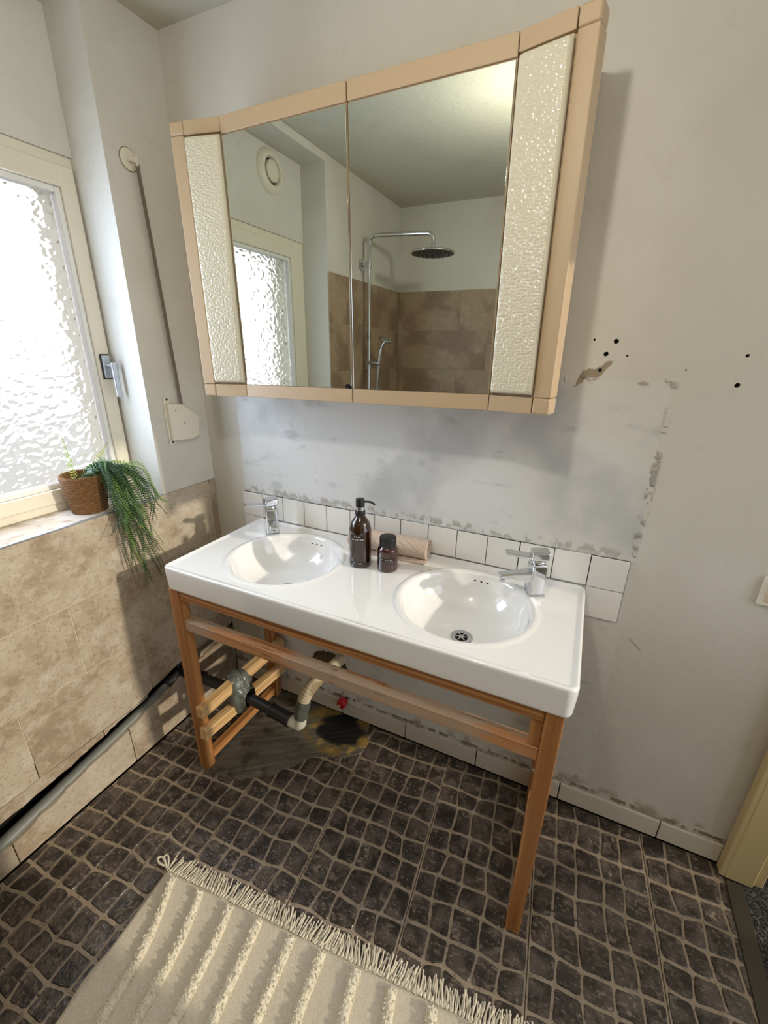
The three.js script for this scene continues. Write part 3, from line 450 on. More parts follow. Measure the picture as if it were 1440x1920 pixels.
// ---------------------------------------------------------------- washbasin
const SX0 = 0.243, SX1 = 1.493, SH = 0.897, SD = 0.491, BC = [[0.556, 0.25], [1.181, 0.25]], BR = 0.186;
{
  const t = thing('double_washbasin', 'white ceramic double washbasin with two round bowls on a wooden stand', 'washbasin', [(SX0 + SX1) / 2, 0, 0]);
  const ox = (SX0 + SX1) / 2, hx = (SX1 - SX0) / 2, flat = SH - 0.0045, R = BR + 0.022;
  const geos = [];
  // perimeter: profile [outward offset, y] swept round the plan
  const prof = [[-0.004, flat], [0.002, flat + 0.0003], [0.007, flat + 0.0022], [0.011, SH - 0.0006], [0.0145, SH], [0.0175, SH - 0.0012], [0.0192, SH - 0.004], [0.02, SH - 0.009], [0.0195, SH - 0.03], [0.0165, SH - 0.076], [0.0145, SH - 0.083], [0.0095, SH - 0.085], [-0.02, SH - 0.0845], [-0.06, SH - 0.0845]];
  const inX = hx - 0.02, zA = 0.022, zB = SD - 0.02, rc = 0.004, plan = [], cor = [[inX - rc, zB - rc, 0], [-inX + rc, zB - rc, 90], [-inX + rc, zA + rc, 180], [inX - rc, zA + rc, 270]];
  for (const [cx, cz, a] of cor) for (let k = 0; k <= 8; k++) { const th = (a + k * 11.25) * Math.PI / 180; plan.push([cx, cz, Math.cos(th), Math.sin(th)]); }
  const pos = [], idx = [], np = plan.length, nq = prof.length;
  for (const [cx, cz, nx, nz] of plan) for (const [o, y] of prof) { const k = o < -0.01 ? Math.min(0, o) : o; pos.push(cx + nx * (rc + k), y, cz + nz * (rc + k)); }
  for (let i = 0; i < np; i++) for (let j = 0; j < nq - 1; j++) { const a = i * nq + j, b = ((i + 1) % np) * nq + j; idx.push(a, a + 1, b, b, a + 1, b + 1); }
  const per = new THREE.BufferGeometry(); per.setAttribute('position', new THREE.Float32BufferAttribute(pos, 3)); per.setIndex(idx); per.computeVertexNormals();
  geos.push(per);
  const sh = new THREE.Shape([[-inX, -zB], [inX, -zB], [inX, -zA], [-inX, -zA]].map((q) => new THREE.Vector2(...q)));
  for (const [x, z] of BC) sh.holes.push(new THREE.Path().absarc(x - ox, -z, R, 0, Math.PI * 2, true));
  geos.push(new THREE.ShapeGeometry(sh, 64).applyMatrix4(ONY).translate(0, flat, 0));
  const bp = smoothProfile([[R + 0.004, 0], [R - 0.002, 0.0004], [R - 0.008, 0.0022], [BR + 0.006, 0.0028], [BR - 0.001, 0.0002], [BR - 0.006, -0.008], [BR - 0.011, -0.028], [BR - 0.026, -0.062], [BR - 0.06, -0.096], [BR - 0.105, -0.113], [0.04, -0.1195], [0.026, -0.1215]], 70);
  for (const [x, z] of BC) geos.push(lathe(bp.slice().reverse(), 96).translate(x - ox, flat, z));
  // outside of the bowls, under the slab
  for (const [x, z] of BC) geos.push(lathe(smoothProfile([[0.03, -0.134], [0.1, -0.126], [0.15, -0.1], [0.18, -0.06], [0.19, -0.02]], 20).map((q) => q), 48).translate(x - ox, flat, z));
  part(t, 'body', merge(geos), M.ceramic);
  for (const [x, z] of BC) {
    const y = flat - 0.1215;
    const d = part(t, 'drain', lathe([[0.0, 0.0008], [0.019, 0.0008], [0.02, 0.002], [0.030, 0.0035], [0.033, 0.0028], [0.034, 0.0005]].map((q) => q).reverse(), 40).translate(x - ox, y, z), M.chromeSoft, 'round metal drain grid');
    part(d, 'drain_opening', lathe([[0, 0.0021], [0.0185, 0.0021], [0.0187, 0.001]].reverse(), 32).translate(x - ox, y, z), M.hole);
    part(d, 'drain_cross', merge([0, 1, 2].map((k) => rbox(0.037, 0.0022, 0.0032, 0.0008).rotateY(k * Math.PI / 3 + 0.2).translate(x - ox, y + 0.003, z)).concat([lathe([[0, 0.0062], [0.004, 0.0058], [0.0062, 0.0035], [0.0064, 0.002]].reverse(), 20).translate(x - ox, y, z)])), M.chrome);
    for (const k of [-1, 0, 1]) {
      const a = -Math.PI / 2 + 0.05 + k * 0.115, r = BR - 0.0103, p = V(x - ox + Math.cos(a) * r, flat - 0.026, z + Math.sin(a) * r);
      part(t, 'overflow_hole', disc(p, V(-Math.cos(a), 0.22, -Math.sin(a)), 0.0052, 20), M.hole);
    }
  }
}
// ---------------------------------------------------------------- basin mixers
function mixer(x, z, spoutDir, leverDir, label) {
  const t = thing('basin_mixer', label, 'tap', [x, SH - 0.0045, z], -spoutDir, 'chrome taps on the washbasin');
  part(t, 'base_ring', rbox(0.052, 0.006, 0.052, 0.0028, 3).translate(0, 0.003, 0), M.chrome);
  part(t, 'body', rbox(0.044, 0.1, 0.046, 0.007, 4).translate(0, 0.053, 0), M.chrome);
  // spout: tapering, towards +x
  const sp = rbox(0.104, 0.022, 0.034, 0.006, 4), p = sp.attributes.position;
  for (let i = 0; i < p.count; i++) { const k = (p.getX(i) + 0.052) / 0.104; p.setY(i, p.getY(i) * mix(1.15, 0.62, k) + 0.006 * (1 - k)); p.setZ(i, p.getZ(i) * mix(1, 0.82, k)); }
  sp.computeVertexNormals(); const s = part(t, 'spout', sp.rotateZ(0.03).translate(0.062, 0.062, 0), M.chrome);
  part(s, 'aerator', lathe([[0, -0.007], [0.0085, -0.007], [0.0095, -0.006], [0.0095, 0.002]], 24).translate(0.1, 0.052, 0), M.chromeSoft);
  const h = part(t, 'lever_head', merge([lathe([[0, 0.0], [0.019, 0.0], [0.021, 0.003], [0.021, 0.012], [0, 0.012]], 32).translate(0, 0.103, 0)]), M.chrome);
  const rot = spoutDir - leverDir, head = rbox(0.05, 0.027, 0.044, 0.006, 4), hp = head.attributes.position;
  for (let i = 0; i < hp.count; i++) { const k = (hp.getX(i) + 0.025) / 0.05; hp.setY(i, hp.getY(i) + (1 - k) * 0.004); }
  const lev = merge([head.translate(-0.002, 0.126, 0), rbox(0.078, 0.0075, 0.034, 0.003, 3).rotateZ(0.1).translate(0.055, 0.124, 0)]);
  part(h, 'lever', lev.rotateY(rot), M.chrome);
}
mixer(1.352, 0.112, 2.62, 2.86, 'chrome basin mixer whose lever points along its spout');
mixer(0.384, 0.104, 0.82, 2.2, 'chrome basin mixer whose lever is turned away from its spout');
// ---------------------------------------------------------------- wooden stand
{
  const t = thing('washstand_frame', 'wooden stand with square legs carrying the washbasin', 'stand');
  const top = SH - 0.0855, LX = [[0.247, 0.287], [1.436, 1.476]], LZ = [[0.018, 0.056], [0.442, 0.482]];
  for (const [x0, x1] of LX) for (const [z0, z1] of LZ) part(t, 'leg', lim(x0, x1, 0.0008, top, z0, z1, 0.002, 2, [rr(0, 1), rr(0, 1)]), M.wood);
  const bar = (n, m, ...a) => part(t, n, lim(...a, 0.002, 2, [rr(0, 1), rr(0, 1)]), m);
  bar('top_rail', M.wood, 0.288, 1.435, top - 0.034, top, 0.452, 0.478); bar('top_rail', M.wood, 0.288, 1.435, top - 0.034, top, 0.02, 0.045);
  for (const [x0, x1] of LX) { bar('side_rail', M.wood, x0 + 0.006, x1 - 0.006, top - 0.04, top, 0.057, 0.441); }
  bar('middle_rail', M.woodWorn, 0.288, 1.4355, 0.655, 0.692, 0.438, 0.476);
  bar('inner_post', M.wood, 1.408, 1.4355, 0.693, top - 0.035, 0.446, 0.472);
  bar('foot_rail', M.wood, 0.252, 0.28, 0.02, 0.055, 0.057, 0.441); bar('foot_rail', M.wood, 1.441, 1.47, 0.02, 0.055, 0.057, 0.441);
  const sl = (y0, y1) => { const s = part(t, 'slat', beam(V(0.3035, y1, 0.012), V(0.3035, y0, 0.49), 0.032, 0.046, 0.0015), M.pine, 'raw pine slat screwed to the legs'); for (const k of [-0.011, 0.011]) part(s, 'screw', new THREE.SphereGeometry(0.0036, 10, 6).scale(0.5, 1, 1).translate(0.3198, y0 + k, 0.466), M.aluminium); };
  sl(0.305, 0.296); sl(0.203, 0.16);
  part(t, 'hook_screw', new THREE.SphereGeometry(0.005, 12, 8).scale(1, 1, 0.6).translate(1.4345, 0.6, 0.455), M.aluminium);
}
// ---------------------------------------------------------------- pipes
{
  const w = thing('waste_pipe', 'grey plastic pipe lying in the chase along the tiled wall', 'pipe');
  part(w, 'pipe', cyl([-0.034, 0.195, 0.36], [-0.034, 0.024, 1.36], 0.0225, 0.0225, 24), M.pvcGrey);
  part(w, 'socket', merge([cyl([-0.034, 0.203, 0.33], [-0.034, 0.194, 0.372], 0.028, 0.028, 24), new THREE.TorusGeometry(0.028, 0.004, 8, 24).translate(-0.034, 0.1945, 0.37)]), M.pvcBlack);
  const d = thing('drain_pipe', 'black drain pipe taped to the pine slats under the basin', 'pipe');
  part(d, 'pipe', pipeLine([[-0.034, 0.207, 0.329], [-0.033, 0.216, 0.295], [0.03, 0.228, 0.294], [0.3, 0.2375, 0.294], [0.56, 0.206, 0.294]], 0.022, 0.022, 20), M.pvcBlack);
  part(d, 'coupling', merge([cyl([0.46, 0.2182, 0.294], [0.557, 0.2064, 0.294], 0.0265, 0.0265, 24), cyl([0.46, 0.2182, 0.294], [0.47, 0.217, 0.294], 0.0295, 0.0295, 24), cyl([0.549, 0.2074, 0.294], [0.559, 0.2062, 0.294], 0.0285, 0.0285, 24)]), M.pvcBlack);
  part(d, 'coupling', merge([cyl([0.022, 0.2275, 0.294], [0.1, 0.2305, 0.294], 0.0265, 0.0265, 24), cyl([0.09, 0.23, 0.294], [0.102, 0.2306, 0.294], 0.03, 0.03, 24)]), M.pvcBlack);
  // duct tape: a draped sleeve round slats and pipe
  const sleeve = []; const ring = (x, k) => { const out = []; for (let i = 0; i <= 26; i++) { const a = i / 26 * Math.PI * 2, hy = mix(0.088, 0.036, k), hz = mix(0.052, 0.03, k), cx = Math.cos(a), sy = Math.sin(a), q = Math.pow(Math.pow(Math.abs(cx), 3) + Math.pow(Math.abs(sy), 3), -1 / 3), j = 1 + 0.07 * Math.sin(i * 2.3 + x * 60) + rr(-0.03, 0.03); out.push([x, mix(0.246, 0.235, k) + sy * hy * q * j, 0.294 + cx * hz * q * j]); } out[26] = out[0]; return out; };
  [[0.268, 0.1], [0.278, 0], [0.3, 0], [0.323, 0], [0.334, 0.2], [0.345, 0.75], [0.362, 1]].forEach(([x, k]) => sleeve.push(ring(x, k)));
  const pos = [], uv = [], idx = []; sleeve.forEach((r, j) => r.forEach((q, i) => { pos.push(...q); uv.push(i * 0.02, q[0] * 2); if (j < sleeve.length - 1 && i < 26) { const a = j * 27 + i; idx.push(a, a + 1, a + 27, a + 1, a + 28, a + 27); } }));
  const g = new THREE.BufferGeometry(); g.setAttribute('position', new THREE.Float32BufferAttribute(pos, 3)); g.setAttribute('uv', new THREE.Float32BufferAttribute(uv, 2)); g.setIndex(idx); g.computeVertexNormals();
  M.tape.side = THREE.DoubleSide; part(d, 'duct_tape', g, M.tape, 'crumpled grey duct tape');
  part(d, 'elbow', pipeLine([[0.556, 0.2064, 0.294], [0.602, 0.199, 0.294], [0.608, 0.256, 0.2935]], 0.0235, 0.022, 20), M.pvcWhite, 'white plastic elbow');
  // flexible hose with ribs, leaving the wall hole
  const path = new THREE.CatmullRomCurve3([V(0.608, 0.25, 0.2935), V(0.615, 0.29, 0.291), V(0.624, 0.335, 0.284), V(0.632, 0.362, 0.262), V(0.634, 0.365, 0.215), V(0.626, 0.338, 0.11), V(0.616, 0.302, 0.0)], false, 'centripetal');
  const hose = new THREE.TubeGeometry(path, 190, 0.0235, 18, false), hp = hose.attributes.position, hu = hose.attributes.uv, c0 = V(0, 0, 0);
  for (let i = 0; i < hp.count; i++) { const u = hu.getX(i); path.getPointAt(u, c0); const k = 1 + 0.045 * Math.sin(u * 46 * Math.PI * 2); hp.setXYZ(i, c0.x + (hp.getX(i) - c0.x) * k, c0.y + (hp.getY(i) - c0.y) * k, c0.z + (hp.getZ(i) - c0.z) * k); }
  hose.computeVertexNormals(); M.hose = S({ map: tex(128, 128, (u, v, c) => { const a = fbm(u, v, 6, 1201, 4); mixc(c, [206, 192, 160], [158, 136, 100], sst(0.45, 0.75, a)); }, true), roughness: 0.6 });
  part(d, 'flexible_hose', hose, M.hose, 'ribbed cream flexible hose');
  const wrapPath = new THREE.CatmullRomCurve3([V(0.607, 0.247, 0.2935), V(0.614, 0.284, 0.2915), V(0.6235, 0.33, 0.285)], false, 'centripetal');
  const wr = new THREE.TubeGeometry(wrapPath, 24, 0.0262, 20, false), wp = wr.attributes.position; for (let i = 0; i < wp.count; i++) { const k = 0.0014 * Math.sin(i * 1.7) * Math.sin(i * 0.31); wp.setXYZ(i, wp.getX(i) + k, wp.getY(i), wp.getZ(i) + k); } wr.computeVertexNormals();
  part(d, 'tape_wrap', wr, M.tape, 'grey tape wound round the hose');
  const r = thing('pipe_cap', 'small red plastic cap on the pipe stub above the mould stain', 'cap');
  part(r, 'cap', lathe([[0.021, 0.002], [0.0225, 0.004], [0.0225, 0.024], [0.02, 0.031], [0.014, 0.034], [0, 0.035]], 28).rotateX(Math.PI / 2).translate(0.632, 0.09, 0.012), M.red);
  part(r, 'stub', cyl([0.632, 0.088, 0.0005], [0.632, 0.088, 0.018], 0.011), M.steelDark);
  part(r, 'sticker', rbox(0.009, 0.011, 0.0006, 0.0002).rotateY(0.1).translate(0.628, 0.087, 0.0474), M.plastic, 'small white sticker');
}
// ---------------------------------------------------------------- bottles and towel
function labelTex(lines, w, h, size) {
  const c = document.createElement('canvas'); c.width = w; c.height = h; const g = c.getContext('2d');
  g.fillStyle = '#0b0908'; g.fillRect(0, 0, w, h); g.fillStyle = '#efe9df'; g.textAlign = 'center'; g.textBaseline = 'middle'; g.font = 'bold ' + size + 'px sans-serif';
  const spaced = (s, y) => { const n = s.length, st = size * 1.0; for (let i = 0; i < n; i++) g.fillText(s[i], w / 2 + (i - (n - 1) / 2) * st, y); };
  lines.forEach((s, i) => spaced(s, h * (i + 0.5) / lines.length));
  const t = new THREE.CanvasTexture(c); t.colorSpace = THREE.SRGBColorSpace; t.magFilter = THREE.LinearFilter; return t;
}
const band = (r, y0, y1, a0, a1) => { const g = new THREE.CylinderGeometry(r, r, y1 - y0, 24, 1, true, a0, a1 - a0); return g.translate(0, (y0 + y1) / 2, 0); };
M.amber = P({ color: 0x3c1a06, roughness: 0.06, transmission: 0.55, thickness: 0.02, ior: 1.5, attenuationColor: new THREE.Color(0x7a3408), attenuationDistance: 0.02, clearcoat: 1 });
M.amberRed = P({ color: 0x4a180d, roughness: 0.07, transmission: 0.5, thickness: 0.02, ior: 1.5, attenuationColor: new THREE.Color(0x7a2c14), attenuationDistance: 0.025, clearcoat: 1 });
const toCam = (x, z) => Math.atan2(1.41 - x, 1.31 - z);   // cylinder angle that faces the viewer
{
  const x = 0.806, z = 0.178, b = thing('soap_dispenser', 'tall amber bottle with a black pump and a black text label', 'bottle', [x, SH - 0.0045, z]);
  part(b, 'bottle', lathe(smoothProfile([[0.0, 0.0005], [0.026, 0.0005], [0.034, 0.003], [0.0365, 0.010], [0.0368, 0.05], [0.0368, 0.115], [0.0355, 0.132], [0.029, 0.152], [0.0185, 0.168], [0.0142, 0.174], [0.0138, 0.182]], 60), 48), M.amber);
  part(b, 'collar', merge([lathe([[0, 0.174], [0.0155, 0.174], [0.0165, 0.176], [0.0165, 0.189], [0.0155, 0.191], [0, 0.191]], 32)]), M.black);
  part(b, 'ring', lathe([[0, 0.191], [0.0138, 0.191], [0.0142, 0.192], [0.0142, 0.203], [0.0136, 0.204], [0, 0.204]], 32), M.chromeSoft, 'brushed metal ring');
  const h = part(b, 'pump_head', lathe([[0, 0.204], [0.0135, 0.204], [0.0142, 0.2055], [0.0142, 0.227], [0.013, 0.2295], [0, 0.23]], 32), M.black);
  part(h, 'nozzle', tube([[0.008, 0.2205, 0], [0.024, 0.2215, -0.006], [0.036, 0.219, -0.011], [0.0445, 0.2115, -0.0145]], 0.0034, 24, 10), M.black);
  const a = toCam(x, z) - 0.28, L = labelTex(['HAIR', 'SHAMPOO'], 256, 96, 34);
  part(b, 'label', band(0.0371, 0.098, 0.117, a - 0.62, a + 0.62), S({ map: L, roughness: 0.5 }), 'black label with white capital letters');
  part(b, 'label', band(0.0371, 0.014, 0.023, a - 0.75, a + 0.75), S({ map: labelTex(['HEY HAIR'], 320, 40, 26), roughness: 0.5 }), 'narrow black label near the foot');
}
{
  const x = 0.901, z = 0.169, b = thing('bath_jar', 'short reddish amber jar with a wide black cap and a black text label', 'jar', [x, SH - 0.0045, z]);
  part(b, 'jar', lathe(smoothProfile([[0.0, 0.0005], [0.024, 0.0005], [0.0315, 0.003], [0.0335, 0.010], [0.0335, 0.04], [0.0335, 0.066], [0.032, 0.077], [0.0265, 0.084], [0.025, 0.088]], 50), 48), M.amberRed);
  part(b, 'cap', lathe([[0, 0.0835], [0.0255, 0.0835], [0.027, 0.085], [0.027, 0.113], [0.0255, 0.1155], [0, 0.116]], 40), M.black);
  const a = toCam(x, z) - 0.12;
  part(b, 'label', band(0.0338, 0.042, 0.052, a - 1.05, a + 0.85), S({ map: labelTex(['HEY HELLO'], 320, 42, 27), roughness: 0.5 }), 'black label with white capital letters');
}
{
  const t = thing('rolled_towel', 'rolled up beige towel lying against the white tiles behind the bottles', 'towel', [0.858, SH - 0.004, 0.064], 0.05);
  const n = 150, turns = 3.6, th = 0.0068, out = [], inn = [];
  for (let i = 0; i <= n; i++) { const k = i / n, a = -Math.PI / 2 + 0.5 - (1 - k) * turns * Math.PI * 2, r = mix(0.008, 0.0415, Math.pow(k, 0.9)), wv = 1 + 0.03 * Math.sin(a * 3); out.push([Math.cos(a) * r * 1.1 * wv, Math.sin(a) * r * 0.97]); inn.push([Math.cos(a) * (r - th) * 1.1 * wv, Math.sin(a) * (r - th) * 0.97]); }
  let mn = 9; for (const q of out) mn = Math.min(mn, q[1]);
  const pos = [], uv = [], L = 0.142, H = (q) => q[1] - mn, quad = (a, b, c, d, ua, ub, uc, ud) => { pos.push(...a, ...b, ...c, ...a, ...c, ...d); uv.push(...ua, ...ub, ...uc, ...ua, ...uc, ...ud); };
  const nx = 8; let s = 0;
  for (let i = 0; i < n; i++) {
    const ds = Math.hypot(out[i + 1][0] - out[i][0], out[i + 1][1] - out[i][1]);
    for (let j = 0; j < nx; j++) { const x0 = mix(-L, L, j / nx), x1 = mix(-L, L, (j + 1) / nx), w = (q, x) => [x, H(q), q[0]];
      quad(w(out[i], x0), w(out[i + 1], x0), w(out[i + 1], x1), w(out[i], x1), [x0, s], [x0, s + ds], [x1, s + ds], [x1, s]);
      quad(w(inn[i], x1), w(inn[i + 1], x1), w(inn[i + 1], x0), w(inn[i], x0), [x1, s], [x1, s + ds], [x0, s + ds], [x0, s]); }
    for (const x of [-L, L]) { const A = [x, H(out[i]), out[i][0]], B = [x, H(out[i + 1]), out[i + 1][0]], C = [x, H(inn[i + 1]), inn[i + 1][0]], D = [x, H(inn[i]), inn[i][0]]; if (x > 0) quad(A, B, C, D, [0, s], [0, s + ds], [th, s + ds], [th, s]); else quad(D, C, B, A, [th, s], [th, s + ds], [0, s + ds], [0, s]); }
    s += ds;
  }
  { const x0 = -L, x1 = L, a = out[n], b = inn[n]; quad([x0, H(a), a[0]], [x0, H(b), b[0]], [x1, H(b), b[0]], [x1, H(a), a[0]], [0, 0], [0, th], [L, th], [L, 0]); }
  const g = new THREE.BufferGeometry(); g.setAttribute('position', new THREE.Float32BufferAttribute(pos, 3)); g.setAttribute('uv', new THREE.Float32BufferAttribute(uv, 2)); g.computeVertexNormals();
  const terryB = grey(256, 256, (u, v) => { const x = u * 32, y = v * 32, r = (Math.floor(y) % 2) * 0.5; return Math.abs(Math.sin((x + r) * Math.PI)) * Math.abs(Math.sin(y * Math.PI)); }, 1 / 0.17, 1 / 0.17);
  const terryC = tex(256, 256, (u, v, c) => { const x = u * 32, y = v * 32, r = (Math.floor(y) % 2) * 0.5, k = Math.abs(Math.sin((x + r) * Math.PI)) * Math.abs(Math.sin(y * Math.PI)); mixc(c, [214, 188, 168], [246, 228, 212], k); }, true, 1 / 0.17, 1 / 0.17);
  M.towel = P({ map: terryC, bumpMap: terryB, bumpScale: 0.003, roughness: 1, sheen: 0.4, sheenRoughness: 0.8, side: THREE.DoubleSide });
  part(t, 'roll', g, M.towel);
  // fold lying under the roll
  part(t, 'loose_end', rbox(2 * L - 0.002, 0.005, 0.05, 0.0022).translate(0, 0.0026, 0.012), M.towel);
}
// ---------------------------------------------------------------- shutter belt and winder
{
  const t = thing('belt_winder', 'cream roller-shutter belt winder box screwed to the pillar', 'winder');
  const poly = [[-0.188, 1.228], [-0.098, 1.219], [-0.06, 1.232], [-0.054, 1.306], [-0.122, 1.356], [-0.188, 1.364]];
  part(t, 'housing', plate(poly, 0.018, 0.003).applyMatrix4(ONX).translate(0.0005, 0, 0), M.plastic);
  part(t, 'hinge_plate', lim(0.0005, 0.0045, 1.212, 1.386, 0.168, 0.194, 0.0015), M.plastic);
  for (const y of [1.378, 1.221]) part(t, 'screw', new THREE.SphereGeometry(0.0048, 12, 8).scale(0.45, 1, 1).translate(0.0048, y, 0.179), M.steelDark);
  for (const [y, z] of [[1.336, 0.158], [1.288, 0.125]]) part(t, 'screw', new THREE.SphereGeometry(0.003, 10, 8).scale(0.45, 1, 1).translate(0.0187, y, z), M.steelDark);
  const g = thing('belt_guide', 'round plastic belt guide with a roller set in the pillar', 'guide');
  part(g, 'rosette', lathe([[0, 0.005], [0.02, 0.005], [0.029, 0.003], [0.03, 0.0]].reverse(), 36).rotateZ(-Math.PI / 2).translate(0.0004, 2.098, 0.176), M.plastic);
  part(g, 'crack', new THREE.TorusGeometry(0.0305, 0.0016, 6, 40).rotateY(Math.PI / 2).translate(0.0006, 2.098, 0.176), S({ color: 0x8a7f6c, roughness: 1 }), 'dirty crack round the rosette');
  part(g, 'roller', merge([lim(0.004, 0.02, 2.083, 2.11, 0.158, 0.1665, 0.002), cyl([0.013, 2.096, 0.152], [0.013, 2.096, 0.186], 0.0062)]), M.plastic);
  const b = thing('shutter_belt', 'grey-brown woven shutter belt running down from its guide', 'belt');
  part(b, 'belt', beam(V(0.0115, 1.352, 0.123), V(0.0155, 2.098, 0.161), 0.0018, 0.0135, 0.0006, V(0, 0, 1)).translate(0, 0, 0), M.strap);
}
// ---------------------------------------------------------------- light switch
{
  const t = thing('light_switch', 'cream rocker switch with a raised frame on the back wall', 'switch', [1.935, 0.992, 0.0005]);
  part(t, 'frame', rbox(0.082, 0.082, 0.012, 0.004, 3).translate(0, 0, 0.006), M.plastic);
  part(t, 'rocker', rbox(0.056, 0.056, 0.008, 0.003, 3).rotateX(0.05).translate(0, 0, 0.0125), P({ color: 0xd8c2a4, roughness: 0.4 }));
}
// ---------------------------------------------------------------- potted fern on the sill
{
  const px = -0.076, pz = 0.482, py = HT, t = thing('potted_fern', 'woven straw pot with a trailing artificial fern on the window sill', 'plant', [px, py, pz]);
  const prof = []; const H = 0.125, n = 17;
  const R0 = (k) => mix(0.052, 0.0665, sst(0, 1, Math.pow(k, 0.7)));
  for (let i = 0; i <= n * 6; i++) { const k = i / (n * 6); prof.push([R0(k) + 0.0013 * Math.abs(Math.sin(k * n * Math.PI)), 0.0008 + k * H]); }
  prof.unshift([0.001, 0.0008], [0.048, 0.0006]); prof.push([0.0655, H + 0.0035], [0.063, H + 0.0035], [0.061, H], [0.058, 0.09], [0.052, 0.08], [0.001, 0.08]);
  const wickC = tex(512, 256, (u, v, c) => { const y = v * 8, row = Math.floor(y), k = Math.abs(Math.sin((u * 22 + row * 0.5 + (y - row) * 0.9) * Math.PI)), a = fbm(u, v, 20, 1301, 4); mixc(c, [92, 54, 24], [198, 146, 86], k * 0.6 + 0.4 * a); over(c, [236, 204, 150], sst(0.64, 0.8, a) * 0.5); }, true, 3, 4);
  const wickB = grey(512, 256, (u, v) => { const y = v * 8, row = Math.floor(y); return Math.abs(Math.sin((u * 22 + row * 0.5 + (y - row) * 0.9) * Math.PI)) * Math.sqrt(Math.sin((y - row) * Math.PI)); }, 3, 4);
  part(t, 'pot', lathe(prof, 72), S({ map: wickC, bumpMap: wickB, bumpScale: 0.01, roughness: 0.9 }), 'woven straw pot');
  part(t, 'filling', lathe([[0, 0.102], [0.03, 0.104], [0.0585, 0.1]].reverse(), 32), S({ color: 0x2a2219, roughness: 1 }));
  const leaf = (c) => P({ color: c, roughness: 0.6, side: THREE.DoubleSide, transmission: 0.3, thickness: 0 });
  const greens = [leaf(0x3f6232), leaf(0x527a3a), leaf(0x304d2b), leaf(0x749640)], pale = leaf(0xa9b860);
  function frond(pts, mat, wid = 0.014) {
    const c = new THREE.CatmullRomCurve3(pts.map((q) => V(q[0] - px, q[1] - py, q[2] - pz)), false, 'centripetal'), L = c.getLength(), m = Math.round(L / 0.0085), pos = [], roll = rr(0, Math.PI);
    const g0 = new THREE.TubeGeometry(c, 20, 0.0009, 4, false), list = [clean(g0)], T = V(0, 0, 0), Pn = V(0, 0, 0);
    for (let i = 2; i <= m; i++) {
      const u = i / m; c.getPointAt(u, Pn); c.getTangentAt(u, T); let side = V(0, 1, 0).cross(T); if (side.lengthSq() < 0.02) side = V(1, 0, 0).cross(T); side.normalize(); side.applyAxisAngle(T, roll + u * 0.8); const nn = side.clone().cross(T).normalize();
      const len = wid * Math.sin(Math.PI * (0.14 + 0.84 * Math.pow(u, 0.8))) * rr(0.8, 1.15) + 0.002, w = 0.0027;
      for (const s of [-1, 1]) {
        const d = side.clone().multiplyScalar(s).addScaledVector(T, 0.3).addScaledVector(nn, 0.25).normalize(), q = T.clone().multiplyScalar(w), tip = Pn.clone().addScaledVector(d, len), mid = Pn.clone().addScaledVector(d, len * 0.45);
        const a = mid.clone().add(q).addScaledVector(nn, 0.0006), b = mid.clone().sub(q).addScaledVector(nn, 0.0006);
        for (const v of [Pn, a, mid, Pn, mid, b, a, tip, mid, mid, tip, b]) pos.push(v.x, v.y, v.z);
      }
    }
    const g = new THREE.BufferGeometry(); g.setAttribute('position', new THREE.Float32BufferAttribute(pos, 3)); g.computeVertexNormals(); list.push(clean(g));
    part(t, 'frond', mergeGeometries(list), mat);
  }
  const c0 = () => [px + rr(-0.02, 0.03), py + 0.1, pz + rr(-0.03, 0.02)];
  // the trailing bunch
  for (let i = 0; i < 44; i++) {
    const far = i % 4 === 0, zt = far ? rr(0.29, 0.36) : rr(0.37, 0.475), yt = far ? rr(0.90, 1.06) : rr(0.75, 1.02), xo = rr(0.03, 0.085), zm = mix(0.44, zt, 0.55) + rr(-0.02, 0.02);
    frond([c0(), [rr(-0.05, -0.02), rr(1.155, 1.2), rr(0.415, 0.45)], [rr(0.0, 0.035), rr(1.12, 1.185), zm], [xo, mix(1.1, yt, 0.45), mix(zm, zt, 0.6)], [xo + rr(-0.02, 0.03), yt, zt + rr(-0.055, 0.045)]], greens[Math.floor(rnd() * 3.7)], 0.0145);
  }
  // upright and arching fronds
  frond([[px - 0.01, py + 0.1, 0.50], [px - 0.01, py + 0.18, 0.503], [px - 0.01, py + 0.255, 0.51]], pale, 0.015);
  frond([[px, py + 0.1, 0.47], [px + 0.01, py + 0.155, 0.435], [px + 0.015, py + 0.215, 0.385]], pale, 0.014);
  frond([[px, py + 0.1, 0.46], [px + 0.03, py + 0.15, 0.43], [px + 0.07, py + 0.155, 0.395], [px + 0.1, py + 0.12, 0.365]], greens[3], 0.012);
  frond([[px, py + 0.1, 0.46], [px + 0.02, py + 0.14, 0.42], [px + 0.05, py + 0.14, 0.36], [px + 0.07, py + 0.1, 0.32]], greens[3], 0.012);
  frond([[px, py + 0.1, 0.45], [px + 0.05, py + 0.11, 0.38], [px + 0.08, py + 0.06, 0.31], [px + 0.09, py - 0.02, 0.275]], greens[1], 0.011);
  frond([[px, py + 0.1, 0.45], [px + 0.04, py + 0.09, 0.36], [px + 0.05, py + 0.05, 0.3], [px + 0.06, py + 0.0, 0.27]], greens[0], 0.011);
  for (let i = 0; i < 9; i++) { const a = rr(-0.6, 1.9), r = rr(0.05, 0.085); frond([c0(), [px + Math.sin(a) * r * 0.5, py + rr(0.13, 0.155), pz - Math.cos(a) * r * 0.5], [px + Math.sin(a) * r, py + rr(0.12, 0.15), pz - Math.cos(a) * r]], greens[i % 4], 0.012); }
}
